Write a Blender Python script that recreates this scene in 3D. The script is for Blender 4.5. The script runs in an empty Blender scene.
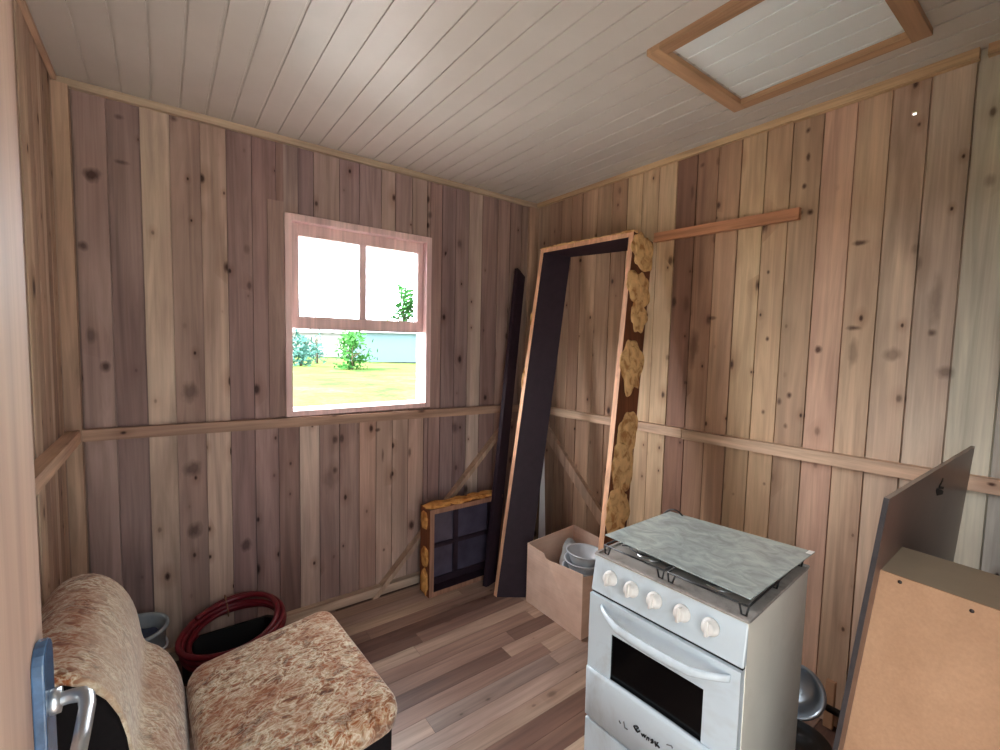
import bpy, bmesh, math, random
from mathutils import Vector, Matrix, Euler, noise
C = bpy.context.scene.collection
PI = math.pi
rnd = random.Random(7)

# ------------------------------------------------------------------ camera
F_PX = 453.59
CAM = Vector((-2.25179, -2.61813, 1.56893))
R_ = Vector((0.80404703, -0.59412582, 0.02286669))
U_ = Vector((0.02287589, 0.0693438, 0.9973305))
F_ = Vector((0.59412546, 0.80137753, -0.06934683))
W = 2.590
H = 2.60
REAR = -2.70


def at(px, py, ax, val):
    """the point of the plane (axis ax = val) that the photograph shows at px, py"""
    d = F_ + R_ * ((px - 500) / F_PX) - U_ * ((py - 375) / F_PX)
    t = (val - CAM[ax]) / d[ax]
    return CAM + d * t


def on_plane(px, py, o, n):
    d = F_ + R_ * ((px - 500) / F_PX) - U_ * ((py - 375) / F_PX)
    return CAM + d * ((o - CAM).dot(n) / d.dot(n))


cam_d = bpy.data.cameras.new('camera')
cam_d.sensor_width = 36
cam_d.lens = F_PX / 1000 * 36
cam_d.clip_start = 0.01
cam_d.clip_end = 500
cam = bpy.data.objects.new('camera', cam_d)
C.objects.link(cam)
m = Matrix.Identity(4)
for i in range(3):
    m[i][0] = R_[i]; m[i][1] = U_[i]; m[i][2] = -F_[i]; m[i][3] = CAM[i]
cam.matrix_world = m
bpy.context.scene.camera = cam


# ------------------------------------------------------------------ colour helpers
def lin(c):
    return tuple(((v / 255) / 12.92 if v / 255 <= 0.04045 else ((v / 255 + 0.055) / 1.055) ** 2.4) for v in c)


def rgba(c):
    return lin(c) + (1.0,)


class NT:
    """small node tree writer"""
    def __init__(s, name):
        s.mat = bpy.data.materials.new(name)
        s.mat.use_nodes = True
        s.t = s.mat.node_tree
        s.t.nodes.clear()
        s.out = s.n('ShaderNodeOutputMaterial')
        s.b = s.n('ShaderNodeBsdfPrincipled')
        s.l(s.b.outputs[0], s.out.inputs[0])

    def n(s, typ, **kw):
        x = s.t.nodes.new(typ)
        for k, v in kw.items():
            setattr(x, k, v)
        return x

    def l(s, a, b):
        s.t.links.new(a, b)

    def coords(s, scale=(1, 1, 1), kind='Object', off=None):
        tc = s.n('ShaderNodeTexCoord')
        mp = s.n('ShaderNodeMapping')
        mp.inputs['Scale'].default_value = scale
        if off is not None:
            a = s.n('ShaderNodeVectorMath', operation='ADD')
            s.l(tc.outputs[kind], a.inputs[0]); s.l(off, a.inputs[1])
            s.l(a.outputs[0], mp.inputs[0])
        else:
            s.l(tc.outputs[kind], mp.inputs[0])
        return mp.outputs[0]

    def noise(s, vec, scale, detail=4, rough=0.55, dist=0.0):
        x = s.n('ShaderNodeTexNoise')
        x.inputs['Scale'].default_value = scale
        x.inputs['Detail'].default_value = detail
        x.inputs['Roughness'].default_value = rough
        x.inputs['Distortion'].default_value = dist
        s.l(vec, x.inputs['Vector'])
        return x.outputs['Fac']

    def ramp(s, fac, stops, interp='LINEAR'):
        x = s.n('ShaderNodeValToRGB')
        x.color_ramp.interpolation = interp
        e = x.color_ramp.elements
        while len(e) < len(stops):
            e.new(0.5)
        for i, (p, c) in enumerate(stops):
            e[i].position = p
            e[i].color = tuple(c) + (1.0,) if len(c) == 3 else c
        s.l(fac, x.inputs[0])
        return x.outputs[0]

    def mix(s, fac, a, b, mode='MIX'):
        x = s.n('ShaderNodeMix', data_type='RGBA', blend_type=mode)
        for sock, v in ((x.inputs[0], fac), (x.inputs[6], a), (x.inputs[7], b)):
            if hasattr(v, 'node'):
                s.l(v, sock)
            elif isinstance(v, (int, float)):
                sock.default_value = v
            else:
                sock.default_value = tuple(v) + (1.0,) if len(v) == 3 else v
        return x.outputs[2]

    def math(s, op, a, b=0.0):
        x = s.n('ShaderNodeMath', operation=op)
        for sock, v in ((x.inputs[0], a), (x.inputs[1], b)):
            if hasattr(v, 'node'):
                s.l(v, sock)
            else:
                sock.default_value = v
        return x.outputs[0]

    def bump(s, h, strength=0.3, dist=0.002):
        x = s.n('ShaderNodeBump')
        x.inputs['Strength'].default_value = strength
        x.inputs['Distance'].default_value = dist
        s.l(h, x.inputs['Height'])
        s.l(x.outputs[0], s.b.inputs['Normal'])

    def set(s, **kw):
        for k, v in kw.items():
            sock = s.b.inputs[k.replace('_', ' ')]
            if hasattr(v, 'node'):
                s.l(v, sock)
            elif isinstance(v, (int, float)):
                sock.default_value = v
            else:
                sock.default_value = tuple(v) + (1.0,) if len(v) == 3 else v


def wood(name, base=None, axis=2, fine=26, rough=0.65, knots=True, contrast=0.32, stain=(0.62, 0.5, 0.5), stain_amt=0.5, spec=0.3, knot_cut=0.58, spots=()):
    """grained timber; base None reads each board's own colour from the mesh"""
    t = NT(name)
    off = None
    if base is None:
        at_ = t.n('ShaderNodeAttribute', attribute_name='off')
        off = at_.outputs['Vector']
        tone = t.n('ShaderNodeAttribute', attribute_name='tone').outputs['Color']
    else:
        tone = t.n('ShaderNodeRGB').outputs[0]
        tone.default_value = rgba(base)
    sc = [fine] * 3; sc[axis] = fine * 0.055
    g = t.noise(t.coords(sc, off=off), 1.0, 5, 0.6, 0.9)
    sc2 = [fine * 3.2] * 3; sc2[axis] = fine * 0.09
    g2 = t.noise(t.coords(sc2, off=off), 1.0, 3, 0.6, 0.4)
    sc3 = [5.0] * 3; sc3[axis] = 1.1
    b = t.noise(t.coords(sc3, off=off), 1.0, 3, 0.5, 0.3)
    lo, hi = 1 - contrast, 1 + contrast * 0.75
    col = t.mix(1.0, tone, t.ramp(g, [(0.30, (lo,) * 3), (0.68, (hi,) * 3)]), 'MULTIPLY')
    col = t.mix(1.0, col, t.ramp(g2, [(0.32, (0.90,) * 3), (0.62, (1.04,) * 3)]), 'MULTIPLY')
    col = t.mix(stain_amt, col, t.mix(1.0, col, t.ramp(b, [(0.38, stain), (0.60, (1.08, 1.04, 1.0))]), 'MULTIPLY'))
    if knots:
        v = t.n('ShaderNodeTexVoronoi', voronoi_dimensions='2D')
        v.inputs['Scale'].default_value = 1.0
        sx = t.n('ShaderNodeSeparateXYZ'); t.l(t.coords((1, 1, 1), off=off), sx.inputs[0])
        o1, o2 = [i for i in range(3) if i != axis]
        cb = t.n('ShaderNodeCombineXYZ')
        t.l(t.math('MULTIPLY', t.math('ADD', sx.outputs[o1], sx.outputs[o2]), 9.0), cb.inputs[0])
        t.l(t.math('MULTIPLY', sx.outputs[axis], 5.2), cb.inputs[1])
        t.l(cb.outputs[0], v.inputs['Vector'])
        sep = t.n('ShaderNodeSeparateColor'); t.l(v.outputs['Color'], sep.inputs[0])
        dist = t.math('MULTIPLY', v.outputs['Distance'], t.math('ADD', t.math('MULTIPLY', sep.outputs[1], 2.2), 0.55))
        wob = t.math('MULTIPLY', t.math('SUBTRACT', g2, 0.5), 0.10)
        dist = t.math('ADD', dist, wob)
        near = t.ramp(dist, [(0.05, (1, 1, 1)), (0.13, (0, 0, 0))])
        keep = t.ramp(sep.outputs[0], [(knot_cut, (0, 0, 0)), (knot_cut + 0.25, (1, 1, 1))])
        col = t.mix(t.math('MULTIPLY', near, keep), col, t.mix(1.0, col, (0.16, 0.11, 0.10), 'MULTIPLY'))
        halo = t.ramp(dist, [(0.12, (1, 1, 1)), (0.42, (0, 0, 0))])
        col = t.mix(t.math('MULTIPLY', t.math('MULTIPLY', halo, keep), 0.45), col, t.mix(1.0, col, (0.55, 0.42, 0.36), 'MULTIPLY'))
    if spots:
        tc = t.n('ShaderNodeTexCoord')
        wb = t.noise(t.coords((30, 30, 14)), 1.0, 3, 0.5)
        for c, ru_, rz_, amt in spots:
            sb = t.n('ShaderNodeVectorMath', operation='SUBTRACT'); t.l(tc.outputs['Object'], sb.inputs[0]); sb.inputs[1].default_value = c
            ml = t.n('ShaderNodeVectorMath', operation='MULTIPLY'); t.l(sb.outputs[0], ml.inputs[0]); ml.inputs[1].default_value = (1 / ru_, 1 / ru_, 1 / rz_)
            ln = t.n('ShaderNodeVectorMath', operation='LENGTH'); t.l(ml.outputs[0], ln.inputs[0])
            d = t.math('ADD', ln.outputs['Value'], t.math('MULTIPLY', t.math('SUBTRACT', wb, 0.5), 1.2))
            f = t.math('MULTIPLY', t.ramp(d, [(0.35, (1, 1, 1)), (1.0, (0, 0, 0))]), amt)
            col = t.mix(f, col, t.mix(1.0, col, (0.16, 0.11, 0.11), 'MULTIPLY'))
    t.set(Base_Color=col, Roughness=rough, Specular_IOR_Level=spec)
    t.bump(g2, 0.25, 0.001)
    return t.mat


def plain(name, c, rough=0.5, metal=0.0, var=0.08, scale=14, spec=0.5, dirt=None, dirt_amt=0.0, bump=0.0, coat=0.0):
    t = NT(name)
    n = t.noise(t.coords(), scale, 5, 0.6, 0.3)
    L = lin(c)
    col = t.ramp(n, [(0.3, tuple(v * (1 - var) for v in L)), (0.7, tuple(min(1, v * (1 + var)) for v in L))])
    if dirt:
        d = t.noise(t.coords(), scale * 0.45, 6, 0.7, 0.6)
        col = t.mix(t.math('MULTIPLY', t.ramp(d, [(0.50, (0, 0, 0)), (0.68, (1, 1, 1))]), dirt_amt), col, lin(dirt))
    t.set(Base_Color=col, Roughness=rough, Metallic=metal, Specular_IOR_Level=spec, Coat_Weight=coat)
    if bump:
        t.bump(n, bump, 0.003)
    return t.mat


M = {}
M['wall'] = wood('board_wall_wood', None, 2, 20, 0.7, contrast=0.22)
# the big knots and stains the boards have, where they are on the boards
KB = [(92, 175, 0.035, 0.035, 0.95), (83, 246, 0.022, 0.025, 0.8), (106, 366, 0.022, 0.03, 0.9), (119, 117, 0.02, 0.015, 0.6), (121, 162, 0.03, 0.012, 0.6), (190, 392, 0.04, 0.06, 0.6), (193, 468, 0.05, 0.05, 0.7),
      (195, 530, 0.035, 0.05, 0.75), (246, 545, 0.03, 0.045, 0.7), (78, 535, 0.02, 0.025, 0.9), (378, 430, 0.02, 0.015, 0.8), (383, 455, 0.012, 0.05, 0.6), (455, 428, 0.03, 0.06, 0.6), (410, 452, 0.012, 0.04, 0.7),
      (384, 550, 0.012, 0.015, 0.8), (430, 215, 0.02, 0.03, 0.7), (330, 478, 0.05, 0.09, 0.35), (174, 119, 0.02, 0.02, 0.7)]
KR = [(808, 130, 0.012, 0.016, 0.95), (808, 157, 0.010, 0.022, 0.9), (804, 186, 0.012, 0.016, 0.95), (800, 213, 0.014, 0.016, 0.95), (810, 212, 0.014, 0.016, 0.95), (860, 243, 0.028, 0.014, 0.9), (854, 328, 0.03, 0.014, 0.9),
      (818, 350, 0.016, 0.02, 0.95), (789, 395, 0.014, 0.02, 0.95), (779, 401, 0.012, 0.02, 0.8), (767, 339, 0.010, 0.014, 0.95), (768, 272, 0.009, 0.012, 0.9), (763, 412, 0.010, 0.016, 0.9), (674, 302, 0.016, 0.035, 0.8), (693, 348, 0.035, 0.12, 0.62),
      (686, 305, 0.02, 0.06, 0.4), (712, 318, 0.03, 0.012, 0.7), (932, 333, 0.016, 0.018, 0.8), (945, 372, 0.03, 0.03, 0.6), (892, 355, 0.04, 0.03, 0.5), (935, 300, 0.025, 0.10, 0.4), (853, 352, 0.02, 0.07, 0.45), (785, 426, 0.012, 0.02, 0.7),
      (702, 165, 0.014, 0.016, 0.8), (692, 192, 0.012, 0.05, 0.5), (764, 484, 0.01, 0.012, 0.8), (733, 494, 0.009, 0.012, 0.7)]
M['wall_b'] = wood('back_wall_board_wood', None, 2, 20, 0.7, contrast=0.26, spots=[(tuple(at(x, y, 1, 0.0)), a, b, c) for x, y, a, b, c in KB])
M['wall_r'] = wood('right_wall_board_wood', None, 2, 20, 0.7, contrast=0.26, spots=[(tuple(at(x, y, 0, 0.0)), a, b, c) for x, y, a, b, c in KR])
M['floor'] = wood('floor_board_wood', None, 0, 26, 0.38, knots=True, contrast=0.28, spec=0.5, knot_cut=0.72)
M['rail'] = wood('rail_wood_along_x', (176, 146, 126), 0, 26, 0.7)
M['rail_y'] = wood('rail_wood_along_y', (205, 176, 150), 1, 26, 0.7)
M['brace'] = wood('brace_wood', (186, 158, 136), 2, 22, 0.7, knots=False)
M['trim_x'] = wood('ceiling_trim_wood_x', (190, 172, 148), 0, 20, 0.6, knots=False)
M['trim_y'] = wood('ceiling_trim_wood_y', (204, 176, 138), 1, 20, 0.6, knots=False)
M['casing'] = wood('grey_mauve_casing_wood', (158, 132, 124), 2, 22, 0.7, knots=False)
M['plate'] = wood('base_plate_wood', (200, 178, 156), 0, 20, 0.7, knots=False)
M['window_wood'] = wood('window_frame_wood', (232, 202, 200), 2, 20, 0.5, knots=False, contrast=0.18)
M['batten'] = wood('pink_batten_wood', (196, 142, 108), 1, 22, 0.6, knots=False)
M['door'] = wood('door_leaf_wood', (178, 152, 136), 2, 14, 0.55, knots=False, contrast=0.16, stain=(0.95, 0.80, 0.74), stain_amt=0.7)
M['hatch_x'] = wood('hatch_frame_wood_x', (184, 150, 116), 0, 20, 0.55, knots=False)
M['hatch_y'] = wood('hatch_frame_wood_y', (180, 146, 112), 1, 20, 0.55, knots=False)
M['dark_paint'] = plain('dark_stained_wood', (44, 30, 40), 0.6, var=0.18, scale=22, spec=0.25)
M['dark_brown'] = wood('dark_brown_jamb_wood', (112, 66, 42), 2, 24, 0.6, knots=False)
M['raw_edge'] = wood('raw_jamb_edge_wood', (224, 176, 142), 2, 24, 0.6, knots=False)
M['raw_edge_x'] = wood('small_frame_edge_wood', (150, 112, 92), 2, 24, 0.6, knots=False)
M['rust_side'] = wood('small_frame_side_wood', (124, 70, 42), 2, 24, 0.6, knots=False)


def foam_mat(name, c, dark):
    t = NT(name)
    n = t.noise(t.coords(), 20, 4, 0.55, 0.6)
    col = t.ramp(n, [(0.36, lin(dark)), (0.5, lin(c)), (0.72, tuple(min(1, v * 1.25) for v in lin(c)))])
    t.set(Base_Color=col, Roughness=0.8, Specular_IOR_Level=0.2)
    t.bump(n, 0.35, 0.005)
    return t.mat


M['foam'] = foam_mat('ochre_mounting_foam', (218, 180, 128), (176, 126, 78))
M['foam_orange'] = foam_mat('orange_mounting_foam', (204, 148, 84), (176, 116, 60))
M['ceiling'] = plain('white_ceiling_board', (192, 186, 177), 0.42, var=0.05, scale=3, spec=0.4)
M['hatch_panel'] = plain('hatch_panel_board', (216, 222, 220), 0.42, var=0.03, scale=3, spec=0.4)
M['enamel'] = plain('white_enamel', (202, 213, 220), 0.22, var=0.03, scale=5, spec=0.5, dirt=(150, 138, 126), dirt_amt=0.45)
M['enamel_side'] = plain('white_enamel_side', (234, 230, 216), 0.35, var=0.05, scale=4, spec=0.5, dirt=(176, 160, 130), dirt_amt=0.3)
M['knob'] = plain('ivory_knob_plastic', (222, 219, 214), 0.4, var=0.06, scale=30, dirt=(160, 140, 120), dirt_amt=0.5)
M['steel'] = plain('dirty_cooktop_steel', (176, 170, 164), 0.42, metal=0.25, var=0.10, scale=18, dirt=(96, 82, 72), dirt_amt=0.6)
M['oven_glass'] = plain('black_oven_glass', (8, 7, 8), 0.16, var=0.3, scale=4, spec=0.2)
M['black_gap'] = plain('black_gap_rubber', (20, 19, 19), 0.7)
M['wire'] = plain('black_wire', (24, 23, 23), 0.45)
M['burner'] = plain('aluminium_burner', (190, 190, 188), 0.3, metal=0.9, var=0.1)
M['burner_cap'] = plain('black_burner_cap', (34, 32, 31), 0.5)
M['ink'] = plain('black_ink', (26, 26, 28), 0.7)
M['faint_ink'] = plain('worn_grey_ink', (108, 110, 114), 0.7)
M['alu'] = plain('aluminium_pan_metal', (196, 210, 222), 0.3, metal=0.75, var=0.1)
M['black_plastic'] = plain('black_plastic', (22, 21, 21), 0.45)
M['maroon'] = plain('maroon_plastic', (74, 38, 36), 0.5)
M['tan_card'] = plain('tan_scrap_wood', (176, 134, 100), 0.7)
M['bowl'] = plain('pale_grey_plastic', (196, 202, 208), 0.4, var=0.05)
M['cloth'] = plain('grey_cloth', (178, 180, 180), 0.9, var=0.12, scale=30, bump=0.4)
M['pvc'] = plain('pale_grey_board', (206, 204, 206), 0.5, var=0.05)
M['hose'] = plain('red_hose_plastic', (112, 24, 36), 0.35, var=0.12, scale=20)
M['tie'] = plain('tan_twine', (150, 110, 84), 0.8)
M['bucket'] = plain('grey_bucket_plastic', (150, 160, 166), 0.4, var=0.08)
M['blue_cloth'] = plain('dark_blue_rag', (58, 70, 96), 0.9, var=0.3, scale=30)
M['black_fabric'] = plain('black_upholstery', (20, 16, 17), 0.85, var=0.2, scale=60, spec=0.15)
M['laminate'] = plain('dark_brown_laminate', (96, 72, 64), 0.34, var=0.22, scale=5, spec=0.5)
M['laminate_edge'] = plain('dark_grey_laminate_edge', (40, 34, 36), 0.6, var=0.3, scale=60)
M['laminate_lip'] = plain('grey_brown_board', (150, 134, 120), 0.5, var=0.12, scale=12)
M['shelf_board'] = plain('olive_grey_board', (134, 118, 98), 0.45, var=0.08, scale=10)
M['chrome'] = plain('satin_lever_metal', (190, 192, 194), 0.3, metal=0.85, var=0.05)
M['blue_film'] = plain('blue_protective_film', (60, 88, 118), 0.25, var=0.35, scale=40, spec=0.6)
M['nail'] = plain('dark_nail', (40, 30, 26), 0.5)
M['white_tag'] = plain('white_tag', (236, 236, 232), 0.5)


def cardboard():
    t = NT('cardboard')
    n = t.noise(t.coords((1, 1, 60)), 3, 4, 0.5)
    n2 = t.noise(t.coords(), 9, 4, 0.6)
    col = t.mix(1.0, t.ramp(n2, [(0.3, lin((212, 180, 160))), (0.7, lin((230, 202, 184)))]), t.ramp(n, [(0.3, (0.94,) * 3), (0.7, (1.04,) * 3)]), 'MULTIPLY')
    t.set(Base_Color=col, Roughness=0.85, Specular_IOR_Level=0.2)
    return t.mat


M['cardboard'] = cardboard()


def hardboard():
    t = NT('tan_hardboard')
    n = t.noise(t.coords(), 4, 6, 0.65, 0.8)
    n2 = t.noise(t.coords(), 160, 2, 0.5)
    col = t.mix(1.0, t.ramp(n, [(0.3, lin((150, 114, 86))), (0.7, lin((172, 134, 104)))]), t.ramp(n2, [(0.3, (0.94,) * 3), (0.7, (1.05,) * 3)]), 'MULTIPLY')
    t.set(Base_Color=col, Roughness=0.6, Specular_IOR_Level=0.3)
    return t.mat


M['hardboard'] = hardboard()


def fabric(banded=False):
    t = NT('banded_rust_and_cream_upholstery' if banded else 'rust_and_cream_upholstery')
    co = t.coords((1, 1.6, 1))
    n = t.noise(co, 17, 3, 0.6, 0.9)
    n2 = t.noise(co, 36, 3, 0.6, 1.0)
    n3 = t.noise(t.coords(), 7, 3, 0.5, 0.6)
    cream, beige, rust, dk = lin((230, 220, 198)), lin((182, 158, 124)), lin((152, 88, 52)), lin((90, 56, 40))
    a = t.ramp(n, [(0.36, dk), (0.44, rust), (0.49, beige), (0.53, cream), (0.57, beige), (0.62, rust), (0.72, dk)])
    b = t.ramp(n2, [(0.41, rust), (0.47, cream), (0.53, beige), (0.60, dk)])
    col = t.mix(0.42, a, b)
    col = t.mix(t.math('MULTIPLY', t.ramp(n3, [(0.45, (0, 0, 0)), (0.62, (1, 1, 1))]), 0.45), col, rust)
    fade = t.ramp(t.noise(t.coords((0.6, 0.6, 1)), 5, 3, 0.5), [(0.50, (0, 0, 0)), (0.66, (1, 1, 1))])
    col = t.mix(t.math('MULTIPLY', fade, 0.25), col, lin((214, 198, 172)))
    if banded:                                   # paler band along the front bulge of the backrest
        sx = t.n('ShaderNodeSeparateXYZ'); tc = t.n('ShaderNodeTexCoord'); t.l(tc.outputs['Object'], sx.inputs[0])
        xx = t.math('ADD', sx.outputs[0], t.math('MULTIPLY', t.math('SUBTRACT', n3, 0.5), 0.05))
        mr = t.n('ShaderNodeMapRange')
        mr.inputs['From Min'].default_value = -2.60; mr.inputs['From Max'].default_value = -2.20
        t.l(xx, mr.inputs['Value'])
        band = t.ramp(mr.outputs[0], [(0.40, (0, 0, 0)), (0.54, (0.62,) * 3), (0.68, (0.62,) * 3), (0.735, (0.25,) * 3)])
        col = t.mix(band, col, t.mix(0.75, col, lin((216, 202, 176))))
    t.set(Base_Color=col, Roughness=0.95, Specular_IOR_Level=0.1, Sheen_Weight=0.25)
    t.bump(n2, 0.5, 0.004)
    return t.mat


M['fabric'] = fabric()
M['fabric_banded'] = fabric(True)


def lid_glass():
    t = NT('dusty_tempered_glass')
    t.t.nodes.remove(t.b)
    glass = t.n('ShaderNodeBsdfTransparent'); glass.inputs[0].default_value = (0.78, 0.88, 0.86, 1)
    gl = t.n('ShaderNodeBsdfGlossy'); gl.inputs['Roughness'].default_value = 0.12; gl.inputs['Color'].default_value = (0.9, 0.95, 0.95, 1)
    df = t.n('ShaderNodeBsdfDiffuse')
    n = t.noise(t.coords((1, 1.4, 1)), 13, 6, 0.65, 1.2)
    df.inputs[0].default_value = rgba((224, 238, 234))
    m1 = t.n('ShaderNodeMixShader'); m2 = t.n('ShaderNodeMixShader')
    t.l(t.ramp(n, [(0.36, (0.40,) * 3), (0.66, (0.62,) * 3)]), m1.inputs[0])
    t.l(glass.outputs[0], m1.inputs[1]); t.l(df.outputs[0], m1.inputs[2])
    fr = t.n('ShaderNodeFresnel'); fr.inputs[0].default_value = 1.6
    t.l(fr.outputs[0], m2.inputs[0]); t.l(m1.outputs[0], m2.inputs[1]); t.l(gl.outputs[0], m2.inputs[2])
    t.l(m2.outputs[0], t.out.inputs[0])
    return t.mat


def clear_glass(name, tint=(0.95, 0.98, 1.0)):
    t = NT(name)
    t.t.nodes.remove(t.b)
    tr = t.n('ShaderNodeBsdfTransparent'); tr.inputs[0].default_value = tint + (1,)
    gl = t.n('ShaderNodeBsdfGlossy'); gl.inputs['Roughness'].default_value = 0.03
    fr = t.n('ShaderNodeFresnel'); fr.inputs[0].default_value = 1.45
    mx = t.n('ShaderNodeMixShader')
    t.l(fr.outputs[0], mx.inputs[0]); t.l(tr.outputs[0], mx.inputs[1]); t.l(gl.outputs[0], mx.inputs[2])
    t.l(mx.outputs[0], t.out.inputs[0])
    return t.mat


M['lid_glass'] = lid_glass()
M['pane'] = clear_glass('window_pane_glass')
M['dim_pane'] = plain('dusty_dark_pane', (74, 68, 84), 0.15, var=0.25, scale=6, spec=0.6)


# ------------------------------------------------------------------ mesh builder
class MB:
    def __init__(s):
        s.bm = bmesh.new()
        s.tone = s.bm.loops.layers.float_color.new('tone')
        s.off = s.bm.loops.layers.float_color.new('off')
        s.cur = ((0.5, 0.5, 0.5), (0, 0, 0))

    def _fin(s, faces, mi, smooth=False):
        for f in faces:
            f.material_index = mi
            f.smooth = smooth
            for l in f.loops:
                l[s.tone] = tuple(s.cur[0]) + (1,)
                l[s.off] = tuple(s.cur[1]) + (1,)

    def box(s, a, b, mi=0, bev=0.0, mat=None):
        vs = []
        for z in (a[2], b[2]):
            for x, y in ((a[0], a[1]), (b[0], a[1]), (b[0], b[1]), (a[0], b[1])):
                v = Vector((x, y, z))
                vs.append(s.bm.verts.new(mat @ v if mat else v))
        fs = [s.bm.faces.new([vs[i] for i in q]) for q in ((3, 2, 1, 0), (4, 5, 6, 7), (0, 1, 5, 4), (1, 2, 6, 5), (2, 3, 7, 6), (3, 0, 4, 7))]
        if bev > 0:
            es = list({e for f in fs for e in f.edges})
            r = bmesh.ops.bevel(s.bm, geom=es, offset=bev, segments=2, affect='EDGES', profile=0.5)
            fs = list({f for v in r['verts'] for f in v.link_faces} | {f for f in fs if f.is_valid})
        s._fin(fs, mi)
        return fs

    def bar(s, p0, p1, w, h, up=(0, 0, 1), mi=0, bev=0.0):
        """a straight timber: centre line p0-p1, w across, h along up"""
        p0, p1, up = Vector(p0), Vector(p1), Vector(up)
        d = (p1 - p0); L = d.length; d.normalize()
        sd = d.cross(up).normalized(); u = sd.cross(d).normalized()
        mat = Matrix.Identity(4)
        for i in range(3):
            mat[i][0] = d[i]; mat[i][1] = sd[i]; mat[i][2] = u[i]; mat[i][3] = p0[i]
        return s.box((0, -w / 2, -h / 2), (L, w / 2, h / 2), mi, bev, mat)

    def prism(s, poly, ext, mi=0, smooth=False):
        """poly: list of 3-D points; ext: extrusion vector"""
        ext = Vector(ext)
        a = [s.bm.verts.new(Vector(p)) for p in poly]
        b = [s.bm.verts.new(Vector(p) + ext) for p in poly]
        n = len(a)
        fs = [s.bm.faces.new(a[::-1]), s.bm.faces.new(b)]
        s._fin(fs, mi)
        sd = [s.bm.faces.new((a[i], a[(i + 1) % n], b[(i + 1) % n], b[i])) for i in range(n)]
        s._fin(sd, mi, smooth)
        return fs + sd

    def loft(s, rings, mi=0, smooth=True, cap=True, close=True):
        vr = [[s.bm.verts.new(Vector(p)) for p in r] for r in rings]
        fs = []
        n = len(vr[0])
        for a, b in zip(vr, vr[1:]):
            for i in range(n if close else n - 1):
                fs.append(s.bm.faces.new((a[i], a[(i + 1) % n], b[(i + 1) % n], b[i])))
        if cap and cap != 'end':
            fs.append(s.bm.faces.new(vr[0][::-1]))
        if cap:
            fs.append(s.bm.faces.new(vr[-1]))
        s._fin(fs, mi, smooth)
        return fs

    def tube(s, pts, r, mi=0, seg=8, closed=False):
        pts = [Vector(p) for p in pts]
        rings = []
        n = len(pts)
        prev = None
        for i, p in enumerate(pts):
            if closed:
                d = (pts[(i + 1) % n] - pts[i - 1]).normalized()
            else:
                d = (pts[min(i + 1, n - 1)] - pts[max(i - 1, 0)]).normalized()
            if prev is None:
                prev = d.orthogonal().normalized()
            x = (prev - d * prev.dot(d))
            if x.length < 1e-6:
                x = d.orthogonal()
            x.normalize(); prev = x
            y = d.cross(x)
            rr = r[i] if isinstance(r, (list, tuple)) else r
            rings.append([p + (x * math.cos(2 * PI * k / seg) + y * math.sin(2 * PI * k / seg)) * rr for k in range(seg)])
        if closed:
            rings.append(rings[0])
            return s.loft(rings[:-1] + [rings[0]], mi, True, False)
        return s.loft(rings, mi, True, True)

    def lathe(s, prof, mat=None, mi=0, seg=32, smooth=True):
        """prof: (r, z) pairs turned about z; closed at r=0 ends"""
        rings = []
        for r, z in prof:
            r = max(r, 1e-4)
            ring = [Vector((r * math.cos(2 * PI * k / seg), r * math.sin(2 * PI * k / seg), z)) for k in range(seg)]
            rings.append([mat @ p for p in ring] if mat else ring)
        return s.loft(rings, mi, smooth, True)

    def blob(s, c, rx, ry, rz, mat=None, mi=0, amp=0.25, seed=0, sub=3):
        r = bmesh.ops.create_icosphere(s.bm, subdivisions=sub, radius=1.0)
        fs = set()
        for v in r['verts']:
            k = 1 + amp * noise.noise(v.co * 1.7 + Vector((seed * 3.1, seed * 1.7, seed)))
            k += amp * 0.3 * noise.noise(v.co * 3.0 + Vector((seed, seed * 2.3, seed)))
            p = Vector((v.co.x * rx * k, v.co.y * ry * k, v.co.z * rz * k))
            p = p + Vector(c)
            v.co = mat @ p if mat else p
            fs.update(v.link_faces)
        s._fin(fs, mi, True)

    def build(s, name, mats, parent=None, world=False, origin=None, sub=0, bevel=0.0):
        bmesh.ops.remove_doubles(s.bm, verts=s.bm.verts, dist=1e-6)
        bmesh.ops.recalc_face_normals(s.bm, faces=s.bm.faces)
        me = bpy.data.meshes.new(name)
        if origin is not None:
            for v in s.bm.verts:
                v.co -= Vector(origin)
        s.bm.to_mesh(me); s.bm.free()
        if not isinstance(mats, (list, tuple)):
            mats = [mats]
        for mt in mats:
            me.materials.append(mt)
        o = bpy.data.objects.new(name, me)
        C.objects.link(o)
        if origin is not None:
            o.location = origin
        if parent is not None:
            o.parent = parent
            if world:
                o.matrix_parent_inverse = parent_matrix(parent).inverted()
        if bevel:
            b = o.modifiers.new('bevel', 'BEVEL'); b.width = bevel; b.segments = 2; b.limit_method = 'ANGLE'
        if sub:
            b = o.modifiers.new('sub', 'SUBSURF'); b.levels = sub; b.render_levels = sub
        return o


def parent_matrix(o):
    mt = Matrix.Translation(o.location) @ o.rotation_euler.to_matrix().to_4x4()
    if o.parent:
        return parent_matrix(o.parent) @ o.matrix_parent_inverse @ mt
    return mt


def tag(o, label, cat, group=None):
    o['label'] = label; o['category'] = cat
    if group:
        o['group'] = group
    return o


def thing(name, label, cat, loc=(0, 0, 0), rz=0.0, group=None):
    o = bpy.data.objects.new(name, None)
    C.objects.link(o)
    o.empty_display_size = 0.1
    o.location = loc; o.rotation_euler = (0, 0, rz)
    return tag(o, label, cat, group)


def struct(o):
    o['kind'] = 'structure'
    return o


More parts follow.
